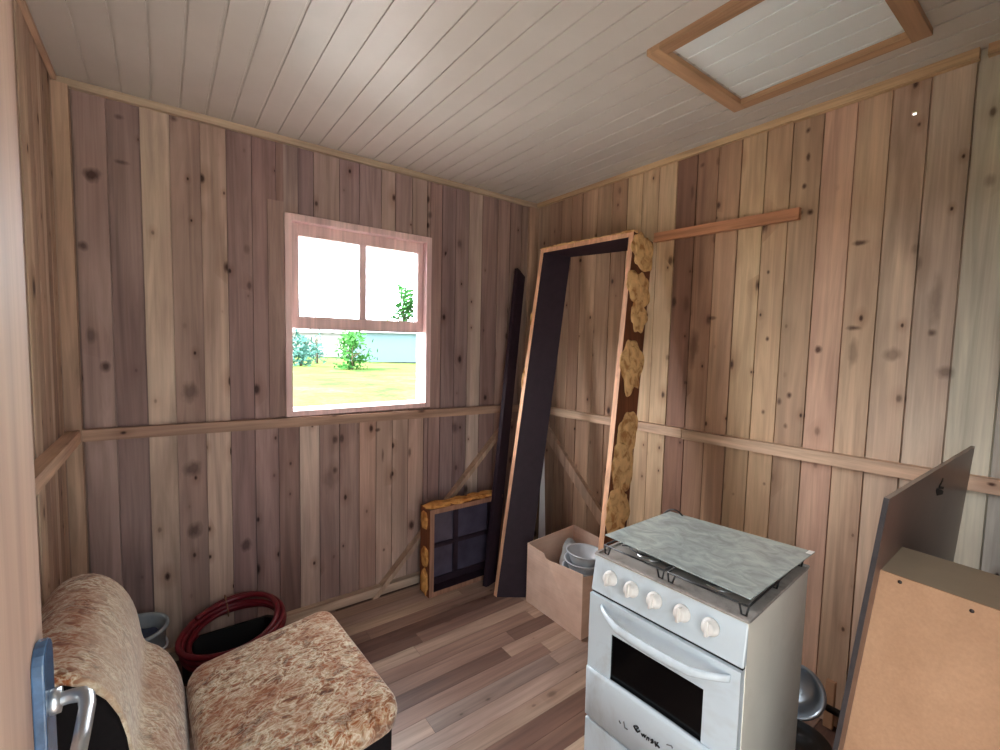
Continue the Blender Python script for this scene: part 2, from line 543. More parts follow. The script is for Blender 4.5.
def tone_of(c, sat=0.78, gain=(1, 1, 1), mid=None, pull=0.0):
    L = lin(c)
    if mid:
        L = tuple(v + (m_ - v) * pull for v, m_ in zip(L, lin(mid)))
    g = 0.3 * L[0] + 0.6 * L[1] + 0.1 * L[2]
    return tuple(min(0.9, (g + (v - g) * sat) * k) for v, k in zip(L, gain))


def roff():
    return (rnd.uniform(0, 30), rnd.uniform(0, 30), rnd.uniform(0, 30))


# ------------------------------------------------------------------ walls of boards
T = 0.024


def plank(mb, u0, u1, z0, z1, plane, tone, off, proud=0.0, groove=0.0055):
    """vertical board; plane maps (u, depth outward, z) to the world"""
    mb.cur = (tone, off)
    d0 = proud
    poly = [(u0, d0), (u1 - groove, d0), (u1 - groove, 0.013), (u1, 0.013), (u1, T), (u0, T)]
    pts = [plane(u, d, z0) for u, d in poly]
    ext = Vector(plane(0, 0, z1)) - Vector(plane(0, 0, z0))
    mb.prism(pts, ext)


BACK = lambda u, d, z: (u, d, z)
RIGHT = lambda u, d, z: (d, -u, z)            # u runs from the corner towards the camera
LEFT = lambda u, d, z: (-W - d, u, z)
REARP = lambda u, d, z: (u, REAR - d, z)

# back wall: board joints read along a row of the photograph
bseam = [(58, 460), (69, 460), (86, 446), (118.4, 446), (149.6, 446), (177.7, 446), (206.8, 446), (231.5, 446), (255.7, 446), (279, 439),
         (300, 439), (320, 439), (340, 439), (359.7, 439), (376.6, 439), (392.7, 439), (408.6, 439), (424, 439), (440, 439), (453, 439),
         (466, 439), (479, 439), (494, 439), (506, 430), (517, 430), (528, 430)]
bx = [at(x, y, 1, 0.0)[0] for x, y in bseam]
bx = [-W - 0.02] + bx[1:] + [0.0]
btone = [(176, 150, 128), (142, 116, 104), (158, 128, 122), (130, 103, 100), (190, 164, 142), (150, 120, 108), (180, 150, 132), (138, 106, 104),
         (142, 108, 106), (122, 88, 82), (192, 164, 148), (142, 112, 104), (140, 108, 100), (178, 136, 118), (174, 140, 122), (180, 146, 128),
         (174, 138, 122), (140, 106, 102), (128, 102, 104), (124, 98, 100), (186, 162, 148), (132, 102, 98), (146, 114, 106), (138, 110, 100), (150, 124, 108), (160, 134, 112)]
WX0, WX1, WZ0, WZ1 = -1.735, -0.880, 1.150, 2.222
mb = MB()
for i in range(len(bx) - 1):
    u0, u1 = bx[i], bx[i + 1]
    tone = tone_of(btone[i % len(btone)], 0.82, (1.22, 1.26, 1.26), (152, 124, 112), 0.28); off = roff(); pr = rnd.uniform(0, 0.004)
    if u1 <= WX0 or u0 >= WX1:
        plank(mb, u0, u1, 0, H + 0.02, BACK, tone, off, pr)
        continue
    if u0 < WX0:
        plank(mb, u0, WX0, 0, H + 0.02, BACK, tone, off, pr, 0.0); u0 = WX0
    if u1 > WX1:
        plank(mb, WX1, u1, 0, H + 0.02, BACK, tone, off, pr); u1 = WX1
    plank(mb, u0, u1, 0, WZ0, BACK, tone, off, pr)
    # above the window the joints do not line up with the ones below it
btop = [(277, 206), (298.6, 206), (314, 206), (340, 206), (360, 206), (382, 206), (396, 206), (413, 206), (428, 206)]
tx = [WX0] + [min(max(at(x, y, 1, 0.0)[0], WX0), WX1) for x, y in btop[1:]] + [WX1]
ttone = [(150, 128, 122), (124, 98, 104), (156, 130, 124), (138, 110, 114), (150, 122, 124), (172, 146, 136), (150, 122, 120), (164, 138, 128), (156, 128, 120)]
for i in range(len(tx) - 1):
    if tx[i + 1] - tx[i] > 0.01:
        plank(mb, tx[i], tx[i + 1], WZ1, H + 0.02, BACK, tone_of(ttone[i], 0.82, (1.22, 1.26, 1.26), (152, 124, 112), 0.28), roff(), rnd.uniform(0, 0.003))
struct(mb.build('wall_back', M['wall_b']))

# right wall
rseam = [(550, 219), (561.7, 219), (572, 219), (582.5, 219), (597.3, 219), (612, 219), (626.7, 219), (641.5, 219), (658.7, 205), (676.4, 205),
         (696, 205), (717, 205), (739.6, 205), (764, 205), (789.5, 205), (819.4, 205), (852, 205), (885.7, 205), (911.6, 337), (954.5, 337), (996, 422)]
ru = [0.0] + [-at(x, y, 0, 0.0)[1] for x, y in rseam]
while ru[-1] < -REAR + 0.05:
    ru.append(ru[-1] + 0.125)
rtone = [(152, 124, 104), (148, 116, 98), (154, 120, 98), (150, 114, 92), (174, 138, 112), (164, 130, 104), (158, 122, 96), (190, 158, 124), (186, 154, 122),
         (192, 160, 128), (132, 94, 78), (150, 112, 90), (176, 138, 110), (192, 160, 126), (190, 156, 124), (166, 134, 110), (196, 156, 134), (180, 148, 124),
         (184, 156, 136), (180, 158, 142), (176, 166, 152), (168, 162, 154), (180, 160, 140), (176, 150, 130)]
hole = at(914, 113, 0, 0.0)
mb = MB()
for i in range(len(ru) - 1):
    u0, u1 = ru[i], ru[i + 1]
    tone = tone_of(rtone[min(i, len(rtone) - 1)], 0.85, (1.22, 1.27, 1.20)); off = roff(); pr = rnd.uniform(0, 0.004)
    if u0 < -hole[1] < u1:                      # the small hole that shows daylight
        hu, hz, s_ = -hole[1], hole[2], 0.0075
        plank(mb, u0, u1, 0, hz - s_, RIGHT, tone, off, pr)
        plank(mb, u0, u1, hz + s_, H + 0.02, RIGHT, tone, off, pr)
        plank(mb, u0, hu - s_, hz - s_, hz + s_, RIGHT, tone, off, pr, 0.0)
        plank(mb, hu + s_, u1, hz - s_, hz + s_, RIGHT, tone, off, pr)
    else:
        plank(mb, u0, u1, 0, H + 0.02, RIGHT, tone, off, pr)
struct(mb.build('wall_right', M['wall_r']))

# left wall and the wall with the doorway behind the camera
mb = MB()
u = REAR - 0.05
pal = [(196, 170, 140), (180, 150, 124), (188, 166, 138), (168, 138, 116), (200, 176, 150)]
while u < 0.0:
    w_ = rnd.uniform(0.075, 0.12)
    plank(mb, u, min(u + w_, 0.024), 0, H + 0.02, LEFT, tone_of(rnd.choice(pal)), roff(), rnd.uniform(0, 0.004))
    u += w_
struct(mb.build('wall_left', M['wall']))
DX0, DX1, DZ = -2.40, -1.56, 2.13
mb = MB()
u = -W - 0.02
while u < 0.02:
    w_ = rnd.uniform(0.09, 0.13); e = min(u + w_, 0.024)
    tone, off = tone_of(rnd.choice(pal)), roff()
    segs = []
    a, b = u, e
    if b <= DX0 or a >= DX1:
        plank(mb, a, b, 0, H + 0.02, REARP, tone, off)
    else:
        if a < DX0:
            plank(mb, a, DX0, 0, H + 0.02, REARP, tone, off, 0, 0.0)
        if b > DX1:
            plank(mb, DX1, b, 0, H + 0.02, REARP, tone, off)
        plank(mb, max(a, DX0), min(b, DX1), DZ, H + 0.02, REARP, tone, off)
    u += w_
struct(mb.build('wall_rear', M['wall']))

# ceiling boards
mb = MB()
x = -W - 0.075
while x < 0.03:
    w_ = 0.1
    poly = [(x, H), (x + w_ - 0.010, H), (x + w_ - 0.007, H + 0.006), (x + w_, H + 0.006), (x + w_, H + 0.016), (x, H + 0.016)]
    mb.cur = (lin((214, 206, 194)), roff())
    mb.prism([(a, REAR - 0.02, z) for a, z in poly], (0, -REAR + 0.044, 0))
    x += w_
struct(mb.build('ceiling', M['ceiling']))

# floor boards
mb = MB()
fr_ = random.Random(23)
fpal = [(150, 116, 98), (176, 146, 124), (134, 100, 84), (196, 168, 142), (160, 128, 110), (146, 124, 112), (182, 150, 126), (120, 88, 74), (168, 140, 124)]
y = REAR - 0.6
row = 0
while y < 0.02:
    w_ = 0.088
    x = -W - 0.02 - fr_.uniform(0, 0.9)
    while x < 0.03:
        L = fr_.uniform(0.45, 1.5)
        a, b = max(x, -W - 0.02), min(x + L, 0.024)
        if b - a > 0.002:
            mb.cur = (tone_of(fr_.choice(fpal)), (fr_.uniform(0, 30), fr_.uniform(0, 30), fr_.uniform(0, 30)))
            mb.prism([(a, y, -0.02), (a, y + w_ - 0.0015, -0.02), (a, y + w_ - 0.0015, 0), (a, y, 0)], (b - a - 0.0012, 0, 0))
        x += L
    y += w_; row += 1
mb.cur = (lin((40, 30, 26)), (0, 0, 0))
mb.box((-W - 0.02, REAR - 0.6, -0.045), (0.024, 0.024, -0.0195))
struct(mb.build('floor', M['floor']))

# ceiling trims
n_trim = [0]


def trim(mb, mat):
    n_trim[0] += 1
    return struct(mb.build('trim_%d' % n_trim[0], mat))


mb = MB(); mb.bar((-W, -0.012, H - 0.016), (-0.0, -0.012, H - 0.016), 0.024, 0.032); trim(mb, M['trim_x'])
ySplit = at(795, 120, 0, 0)[1]; yEnd = at(981, 54, 0, 0)[1]
mb = MB(); mb.bar((-0.012, 0, H - 0.015), (-0.012, ySplit, H - 0.015), 0.024, 0.030); trim(mb, M['trim_y'])
mb = MB(); mb.bar((-0.012, ySplit, H - 0.018), (-0.012, yEnd, H - 0.018), 0.026, 0.036); trim(mb, M['trim_y'])
mb = MB(); mb.bar((-0.012, yEnd - 0.02, H - 0.018), (-0.012, REAR, H - 0.018), 0.026, 0.036); trim(mb, M['trim_y'])
mb = MB(); mb.bar((-W + 0.008, 0, H - 0.010), (-W + 0.008, REAR, H - 0.010), 0.016, 0.020); trim(mb, M['rail_y'])
# corner posts
mb = MB(); mb.box((-W, -0.045, 0.0), (-W + 0.05, 0.0, H - 0.032)); trim(mb, M['window_wood'] if False else M['brace'])
mb = MB(); mb.box((-0.085, -0.02, 0.0), (0.0, 0.0, H - 0.032)); trim(mb, M['brace'])
# rails
a, b = at(75, 436, 1, -0.02), at(505, 408.5, 1, -0.02)
k = (b - a) / (b[0] - a[0])
p0, p1 = a + k * (-W + 0.0 - a[0]), a + k * (-0.0 - a[0])
mb = MB(); mb.bar(p0, p1, 0.04, 0.05); trim(mb, M['rail'])
a, b, c_ = at(552, 412, 0, -0.02), at(683, 433, 0, -0.02), at(1000, 487, 0, -0.02)
mb = MB(); mb.bar((-0.02, -0.03, a[2] + 0.003), b, 0.04, 0.05); trim(mb, M['rail_y'])
mb = MB(); mb.bar(b + Vector((0, -0.004, -0.004)), (-0.02, REAR, c_[2] + (c_ - b)[2] / (c_ - b)[1] * (REAR - c_[1])), 0.04, 0.05); trim(mb, M['rail_y'])
mb = MB(); mb.bar((-W + 0.024, -0.04, p0[2]), (-W + 0.024, REAR, p0[2] + 0.03), 0.045, 0.05); trim(mb, M['rail_y'])
# base plates and braces
a, b = at(338, 608, 1, -0.04), at(412, 586, 1, -0.04)
mb = MB(); mb.box((-W, -0.045, 0.012), (0, 0.0, 0.062)); trim(mb, M['plate'])
mb = MB(); mb.box((-0.045, REAR, 0.012), (0.0, -0.045, 0.062)); trim(mb, M['plate'])
mb = MB(); mb.bar(at(509, 418, 1, -0.014), at(366, 606, 1, -0.014), 0.028, 0.07, (0, -1, 0)); trim(mb, M['brace'])
for o in [C.objects[-1]]:
    pass
mb = MB(); mb.bar(at(543, 425, 0, -0.014), at(604, 522, 0, -0.014), 0.07, 0.028, (-1, 0, 0)); trim(mb, M['brace'])
a, b = at(655, 238, 0, -0.012), at(800, 213.5, 0, -0.012)
mb = MB(); mb.bar(a, b, 0.024, 0.05); trim(mb, M['batten'])
# lighter facing boards beside the window
a = at(276, 300, 1, -0.008)[0]
mb = MB(); mb.box((a - 0.035, -0.010, 1.155), (WX0 - 0.002, 0.0, 2.275)); trim(mb, M['casing'])

# ------------------------------------------------------------------ window
win = bpy.data.objects.new('window_1', None); C.objects.link(win); win.location = (-1.31, 0, 1.15); struct(win)
fy0, fy1 = -0.018, 0.12
mb = MB()
fl = 0.034
mb.box((WX0, fy0, WZ0), (WX0 + fl, fy1, WZ1)); mb.box((WX1 - fl, fy0, WZ0), (WX1, fy1, WZ1))
mb.box((WX0 + fl, fy0, WZ1 - fl), (WX1 - fl, fy1, WZ1)); mb.box((WX0 + fl, fy0, WZ0), (WX1 - fl, fy1 + 0.02, WZ0 + 0.03))
mb.build('window_frame', M['window_wood'], win, True, bevel=0.002)
sy0, sy1 = 0.035, 0.07
ym = 0.035
gl0 = at(299, 300, 1, ym)[0]; gm0 = at(360, 290, 1, ym)[0]; gm1 = at(366.5, 290, 1, ym)[0]; gr1 = at(418, 290, 1, ym)[0]
gt = at(330, 240, 1, ym)[2]; gb = at(330, 317.5, 1, ym)[2]; gl_ = at(355, 330, 1, ym)[2]
sash = MB()
sx0, sx1, sz1 = WX0 + fl, WX1 - fl, WZ1 - fl
sash.box((sx0, sy0, gl_), (gl0, sy1, sz1)); sash.box((gr1, sy0, gl_), (sx1, sy1, sz1))
sash.box((gl0, sy0, gt), (gr1, sy1, sz1)); sash.box((gl0, sy0, gl_), (gr1, sy1, gb))
so = sash.build('sash', M['window_wood'], win, True, bevel=0.003)
mb = MB(); mb.box((gm0, sy0 + 0.003, gb), (gm1, sy1, gt)); mb.build('muntin', M['window_wood'], so, False)
for xa, xb in ((gl0, gm0), (gm1, gr1)):
    mb = MB(); mb.box((xa - 0.004, 0.050, gb - 0.004), (xb + 0.004, 0.054, gt + 0.004)); mb.build('pane', M['pane'], so, False)
# the second sash is pushed up behind the first
mb = MB()
mb.box((sx0, 0.075, gl_ + 0.012), (gl0 - 0.006, 0.108, sz1)); mb.box((gr1 + 0.006, 0.075, gl_ + 0.012), (sx1, 0.108, sz1))
mb.box((gl0 - 0.006, 0.075, gt + 0.006), (gr1 + 0.006, 0.108, sz1)); mb.box((gl0 - 0.006, 0.075, gl_ + 0.012), (gr1 + 0.006, 0.108, gb - 0.004))
so2 = mb.build('sash', M['window_wood'], win, True, bevel=0.003)
# ------------------------------------------------------------------ open door at the left
dx = -2.378
ye = -1.868
door = bpy.data.objects.new('door_1', None); C.objects.link(door); door.location = (dx, REAR + 0.02, 0.0); struct(door)
mb = MB(); mb.box((dx - 0.035, REAR + 0.02, 0.012), (dx, ye, 2.10)); mb.build('door_leaf', M['door'], door, True, bevel=0.003)
hy = ye - 0.044
zt = at(43, 641, 1, hy)[2]
zl = at(40, 706, 1, hy)[2]
mb = MB()
prof = []
hw = 0.026
for k in range(9):
    a = PI * k / 8
    prof.append((dx, hy + hw * math.cos(a), zt - hw + hw * math.sin(a)))
prof += [(dx, hy - hw, zt - 0.30), (dx, hy + hw, zt - 0.30)]
mb.prism(prof, (0.011, 0, 0))
hp = mb.build('lock_plate', M['blue_film'], door, True, bevel=0.002)
mb = MB()
mb.tube([(dx + 0.008, hy, zl), (dx + 0.02, hy, zl)], 0.014, seg=16)
pts = [(dx + 0.01, hy, zl), (dx + 0.028, hy, zl), (dx + 0.038, hy - 0.003, zl), (dx + 0.043, hy - 0.011, zl - 0.001), (dx + 0.045, hy - 0.026, zl - 0.003), (dx + 0.045, hy - 0.07, zl - 0.006), (dx + 0.044, hy - 0.118, zl - 0.010)]
mb.tube(pts, [0.0078, 0.0078, 0.0082, 0.0082, 0.0078, 0.0074, 0.007], seg=12)
ho = mb.build('door_handle', M['chrome'], door, True)

# ------------------------------------------------------------------ ceiling hatch
hx0 = at(646, 50, 2, H)[0]; hx1 = at(736, 108, 2, H)[0] - 0.0
hy0 = at(736, 108, 2, H)[1]; hy1 = at(933, 25, 2, H)[1]
hx0, hx1, hy0, hy1 = -0.878, -0.262, -1.578, -2.205
hatch = thing('ceiling_hatch', 'square access hatch of white boards framed in brown timber, set in the ceiling', 'hatch', ((hx0 + hx1) / 2, (hy0 + hy1) / 2, H))
fw = 0.050; ft = 0.022
mb = MB(); mb.box((hx0, hy0 - fw, H - ft), (hx1, hy0, H)); mb.build('frame_board', M['hatch_x'], hatch, True, bevel=0.002)
mb = MB(); mb.box((hx0, hy1, H - ft), (hx1, hy1 + fw, H)); mb.build('frame_board', M['hatch_x'], hatch, True, bevel=0.002)
mb = MB(); mb.box((hx0, hy1 + fw, H - ft), (hx0 + fw, hy0 - fw, H)); mb.build('frame_board', M['hatch_y'], hatch, True, bevel=0.002)
mb = MB(); mb.box((hx1 - fw, hy1 + fw, H - ft), (hx1, hy0 - fw, H)); mb.build('frame_board', M['hatch_y'], hatch, True, bevel=0.002)
mb = MB()
x = hx0 + fw + 0.001
while x < hx1 - fw - 0.002:
    e = min(x + 0.0985, hx1 - fw - 0.001)
    poly = [(x, H - 0.006), (e - 0.008, H - 0.006), (e - 0.006, H - 0.002), (e, H - 0.002), (e, H + 0.001), (x, H + 0.001)]
    mb.prism([(a, hy1 + fw + 0.001, z) for a, z in poly], (0, hy0 - hy1 - 2 * fw - 0.014, 0))
    x = e
mb.build('panel', M['hatch_panel'], hatch, True)

# ------------------------------------------------------------------ leaning door frame
Mx = Euler((-0.181, -0.047, -1.520), 'XYZ').to_matrix()
u_, v_, k_ = Mx.col[0].copy(), Mx.col[1].copy(), Mx.col[2].copy()
o_ = Vector((-0.629, -0.463, 0.002))
n_ = v_
TL = on_plane(541, 249, o_, n_); TR = on_plane(634, 231, o_, n_)
BL = on_plane(493.5, 596, o_, n_)
a_ = on_plane(605, 530, o_, n_)
BR = TR + (a_ - TR) * ((TR[2] - 0.40) / (TR[2] - a_[2]))
DEP = 0.185
TH = 0.030
frame = thing('door_frame', 'dark stained door frame with ochre foam blobs leaning in the corner behind the stove', 'door frame', (BL[0], BL[1], 0.0))


VL = Vector((0.80, -0.58, -0.13)).normalized()      # the left jamb has sprung round a little


def board_quad(mb, p0, p1, inward, depth, thick, mi_main, mi_front, dvec=None):
    """board running p0-p1 whose outer front edge is that line; inward = direction of its thickness"""
    inn = inward.normalized() * thick
    dv = (dvec or v_) * depth
    poly = [p0, p1, p1 + inn, p0 + inn]
    fs = mb.prism(poly, dv, mi_main)
    fs[0].material_index = mi_front
    return fs


wdir = (TR - TL).normalized()
hd = (BL - TL).normalized()
mb = MB(); f = board_quad(mb, BL, TL, wdir, 0.18, TH, 0, 1, VL)
leg_l = mb.build('side_jamb', [M['dark_paint'], M['raw_edge'], M['dark_brown']], frame, True)
mb = MB(); f = board_quad(mb, BR, TR, -wdir, DEP, TH, 0, 1)
for q in f[2:]:
    n = q.calc_center_median() - (BR + TR) / 2 - v_ * DEP / 2
    if n.dot(wdir) > -0.002 and abs(n.dot(hd)) < 0.3:
        q.material_index = 2
leg_r = mb.build('side_jamb', [M['dark_paint'], M['raw_edge'], M['dark_brown']], frame, True)
leg_r['label'] = 'side jamb with brown outer face and ochre foam'
mb = MB()
dn_ = hd * TH
f0 = [TL + wdir * TH * 0.9, TR - wdir * TH]
b0_ = [TL + VL * 0.18 + wdir * TH * 0.4, TR - wdir * TH + v_ * DEP]
fs = mb.loft([[f0[0], f0[1], f0[1] + dn_, f0[0] + dn_], [b0_[0], b0_[1], b0_[1] + dn_, b0_[0] + dn_]], 0, False)
for q in fs:
    if (q.calc_center_median() - (f0[0] + f0[1]) / 2).length < 0.03:
        q.material_index = 1
head = mb.build('head_jamb', [M['dark_paint'], M['raw_edge']], frame, True)
# foam on the outer face of the right jamb
out = wdir
ld_ = (BR - TR)
Ll = ld_.length; ldn = ld_.normalized()


def foam_on(parent, c, along, across, nrm, la, lb, th, seed, mat, amp=0.3):
    mt = Matrix.Identity(4)
    for i in range(3):
        mt[i][0] = along[i]; mt[i][1] = across[i]; mt[i][2] = nrm[i]; mt[i][3] = c[i]
    mb = MB(); mb.blob((0, 0, 0), la, lb, th, mt, 0, amp, seed, 4)
    return mb.build('foam_patch', mat, parent, True)


nrm = wdir
for i, (s, dd, la, lb) in enumerate([(0.085, 0.5, 0.095, 0.10), (0.30, 0.5, 0.10, 0.095), (0.44, 0.6, 0.085, 0.075), (0.72, 0.52, 0.14, 0.09), (1.08, 0.62, 0.12, 0.08),
                                     (1.26, 0.5, 0.15, 0.095), (1.48, 0.5, 0.13, 0.095)]):
    foam_on(leg_r, TR + ldn * s + v_ * (DEP * dd) + nrm * 0.001, ldn, v_, nrm, la, lb, 0.007, 3 + i * 2.3, M['foam'], 0.42)
# ragged foam line along the head and left jamb edge
for i in range(9):
    p = TL + (TR - TL) * (0.06 + 0.11 * i)
    foam_on(head, p + v_ * rnd.uniform(0.01, 0.03) - hd * 0.002, wdir, v_, -hd, 0.055, 0.02 + rnd.uniform(0, 0.012), 0.007, 40 + i, M['foam'], 0.5)
for s in (0.35, 0.62, 0.66):
    foam_on(leg_l, TL + (BL - TL) * (s * 0.6) + v_ * 0.004 - wdir * 0.002, hd, v_, -wdir, 0.04, 0.012, 0.007, 60 + s * 10, M['foam'], 0.5)

# ------------------------------------------------------------------ dark board behind it
b0 = at(486, 588, 2, 0.0)
b1 = at(518, 268, 1, -0.075)
dirv = (b1 - b0).normalized()
mb = MB()
across = Vector((0.95, 0.30, 0)).normalized()
across = (across - dirv * across.dot(dirv)).normalized()
b0 = b0 + Vector((0.0, 0.0, 0.006))
thn = dirv.cross(across).normalized()
if thn[1] > 0:
    thn = -thn
poly = [b0, b0 + across * 0.10, b1 + across * 0.10 - dirv * 0.03, b1]
mb.prism(poly, -thn * 0.028)
tag(mb.build('dark_board', M['dark_paint'], origin=(b0[0], b0[1], 0)), 'long dark stained board leaning in the corner just left of the tall door frame', 'board')

# pale strip behind the box
q0 = at(538.5, 540, 1, -0.30); q1 = at(542.6, 440, 1, -0.22)
dq = (q1 - q0).normalized()
q0 = q0 - dq * (q0[2] / dq[2]) if q0[2] > 0 else q0
q0 = q0 + dq * 0.006
mb = MB()
sidev = Vector((0.8, -0.6, 0))
mb.prism([q0, q0 + sidev * 0.058, q1 + sidev * 0.012, q1 - sidev * 0.004], Vector((0.012, 0.016, 0)))
tag(mb.build('pale_strip', M['pvc'], origin=(q0[0], q0[1], 0)), 'pale grey tapering strip standing in the corner behind the cardboard box', 'strip')

# ------------------------------------------------------------------ small window frame against the back wall
fy = -0.235
A = at(432, 600, 1, fy); B = at(429.5, 510, 1, fy)
x0, x1 = -0.985, -0.44
z1 = 0.555
dep = 0.125
wf = thing('window_frame', 'small dark window frame with orange foam on top, standing against the back wall', 'window frame', (x0, fy, 0))
th = 0.03
nm = [M['dark_paint'], M['raw_edge_x'], M['rust_side']]


def wf_board(name, a, b, outer):
    mb = MB()
    fs = mb.box(a, b)
    for f in fs:
        f.normal_update()
        if f.normal.y < -0.9:
            f.material_index = 1
        elif f.normal.dot(Vector(outer)) > 0.9:
            f.material_index = 2
    return mb.build(name, nm, wf, True)


wl = wf_board('side_board', (x0, fy, 0.004), (x0 + th, fy + dep, z1), (-1, 0, 0))
wr = wf_board('side_board', (x1 - th, fy, 0.004), (x1, fy + dep, z1), (1, 0, 0))
wt = wf_board('top_board', (x0 + th, fy, z1 - th), (x1 - th, fy + dep, z1), (0, 0, 1))
wb = wf_board('sill_board', (x0 + th, fy, 0.004), (x1 - th, fy + dep, 0.004 + th), (0, 0, -1))
sy = fy + dep - 0.045
mb = MB()
ix0, ix1, iz0, iz1 = x0 + th, x1 - th, 0.034, z1 - th
mb.box((ix0, sy, iz0), (ix0 + 0.03, sy + 0.03, iz1)); mb.box((ix1 - 0.03, sy, iz0), (ix1, sy + 0.03, iz1))
mb.box((ix0 + 0.03, sy, iz0), (ix1 - 0.03, sy + 0.03, iz0 + 0.04)); mb.box((ix0 + 0.03, sy, iz1 - 0.02), (ix1 - 0.03, sy + 0.03, iz1))
sa = mb.build('sash', M['dark_paint'], wf, True)
xs = [ix0 + 0.03, ix0 + 0.20, ix0 + 0.335, ix1 - 0.03]
mx = at(455, 540, 1, sy)[0]; mx2 = at(478, 530, 1, sy)[0]
mz = at(440, 545, 1, sy)[2]
mb = MB(); mb.box((mx - 0.010, sy + 0.002, iz0 + 0.04), (mx + 0.024, sy + 0.028, iz1 - 0.02)); mb.build('muntin', M['dark_paint'], sa)
mb = MB(); mb.box((ix0 + 0.03, sy + 0.004, mz - 0.014), (ix1 - 0.03, sy + 0.026, mz + 0.014)); mb.build('muntin', M['dark_paint'], sa)
for xa, xb in ((ix0 + 0.03, mx - 0.010), (mx + 0.024, ix1 - 0.03)):
    for za, zb in ((iz0 + 0.04, mz - 0.014), (mz + 0.014, iz1 - 0.02)):
        mb = MB(); mb.box((xa, sy + 0.013, za), (xb, sy + 0.017, zb)); mb.build('pane', M['dim_pane'], sa)
X, Y, Z = Vector((1, 0, 0)), Vector((0, 1, 0)), Vector((0, 0, 1))
for i, (px_, la) in enumerate([(x0 + 0.075, 0.09), (x0 + 0.24, 0.10), (x0 + 0.37, 0.06), (x0 + 0.47, 0.075)]):
    foam_on(wt, Vector((px_, fy + 0.055, z1 + 0.004)), X, Y, Z, la, 0.052, 0.017, 80 + i * 3, M['foam_orange'], 0.35)
for i, (zz, la, yy) in enumerate([(0.475, 0.055, 0.065), (0.245, 0.062, 0.055), (0.085, 0.075, 0.06)]):
    foam_on(wl, Vector((x0 - 0.003, fy + yy, zz)), Z, Y, -X, la, 0.042, 0.016, 90 + i * 3, M['foam_orange'], 0.3)

# ------------------------------------------------------------------ cardboard box and what is in it
bx0, bx1 = -0.512, -0.115
by0, by1 = -0.590, -1.040
bh = 0.362
th = 0.005
box = thing('cardboard_box', 'open brown cardboard box on the floor between the leaning frame and the stove', 'box', ((bx0 + bx1) / 2, (by0 + by1) / 2, 0))
rise = 0.006


def sheet(name, pts, nrm, mats=None):
    mb = MB(); mb.prism(pts, Vector(nrm) * th)
    return mb.build(name, M['cardboard'], box, True)


# front wall with a torn notch in its top edge, slightly bowed
zs = [(by0, bh + 0.006), (by0 - 0.09, bh + 0.004), (by0 - 0.155, bh + 0.002), (by0 - 0.165, bh - 0.022), (by0 - 0.195, bh - 0.026), (by0 - 0.30, bh - 0.012), (by1, bh + 0.004)]
front = [(bx0 + 0.006, by1, rise), (bx0 + 0.006, by0, rise)] + [(bx0 - 0.004 * math.sin(i), y, z) for i, (y, z) in enumerate(zs)]
sheet('front_wall', front, (1, 0, 0))
sheet('back_wall', [(bx1, by0, rise), (bx1, by1, rise), (bx1, by1, bh + 0.01), (bx1, by0, bh + 0.03)], (1, 0, 0))
sheet('side_wall', [(bx0 + th, by0, rise), (bx1, by0, rise), (bx1, by0, bh + 0.03), (bx0 + th, by0, bh + 0.006)], (0, 1, 0))
sheet('side_wall', [(bx0 + th, by1, rise), (bx1, by1, rise), (bx1, by1, bh), (bx0 + 0.2, by1 + 0.01, bh - 0.05), (bx0 + th, by1, bh - 0.012)], (0, 1, 0))
mb = MB(); mb.box((bx0 + 0.006, by1 + th, 0.002), (bx1, by0, 0.009)); mb.build('bottom', M['cardboard'], box, True)


def bowl_mesh():
    mb = MB()
    prof = [(0.0, 0.0), (0.058, 0.0), (0.072, 0.012), (0.090, 0.05), (0.100, 0.072), (0.108, 0.074), (0.108, 0.078), (0.099, 0.078), (0.094, 0.07), (0.084, 0.045), (0.066, 0.014), (0.052, 0.007), (0.0, 0.006)]
    mb.lathe(prof, seg=40)
    return mb


bc = at(577.5, 554, 2, 0.41)
bc[0] = max(bc[0], bx0 + 0.125); bc[1] = max(bc[1], by1 + 0.125)
first = None
for i, (dz, lab) in enumerate([(0.012, 'lowest pale grey plastic bowl of the stack in the cardboard box'), (0.055, 'middle pale grey plastic bowl of the stack in the cardboard box'),
                               (0.098, 'topmost pale grey plastic bowl of the stack in the cardboard box')]):
    if first is None:
        o = bowl_mesh().build('bowl', M['bowl']); first = o
    else:
        o = first.copy(); C.objects.link(o)
    o.location = (bc[0] + 0.006 * i, bc[1] - 0.004 * i, 0.238 + dz)
    o.rotation_euler = (0.03 * i, -0.02 * i, i)
    tag(o, lab, 'bowl', 'bowls stacked in the cardboard box')
# crumpled grey cloth beside the bowls, heaped up from the box floor
mb = MB()
cc = at(573, 546, 2, 0.34)
N = 14
rings = []
for i in range(N):
    t_ = i / (N - 1)
    ring = []
    for j in range(18):
        a = 2 * PI * j / 18
        rr = (0.085 - 0.045 * t_) * (1 + 0.22 * noise.noise(Vector((math.cos(a) * 1.7, math.sin(a) * 1.7, t_ * 4))))
        ring.append((cc[0] + rr * 1.1 * math.cos(a), cc[1] + 0.03 + rr * math.sin(a), 0.02 + 0.325 * t_ + 0.02 * math.sin(a * 2) * t_))
    rings.append(ring)
mb.loft(rings)
tag(mb.build('folded_cloth', M['cloth'], origin=(cc[0], cc[1], 0.01)), 'crumpled grey cloth heaped behind the bowls in the cardboard box', 'cloth')

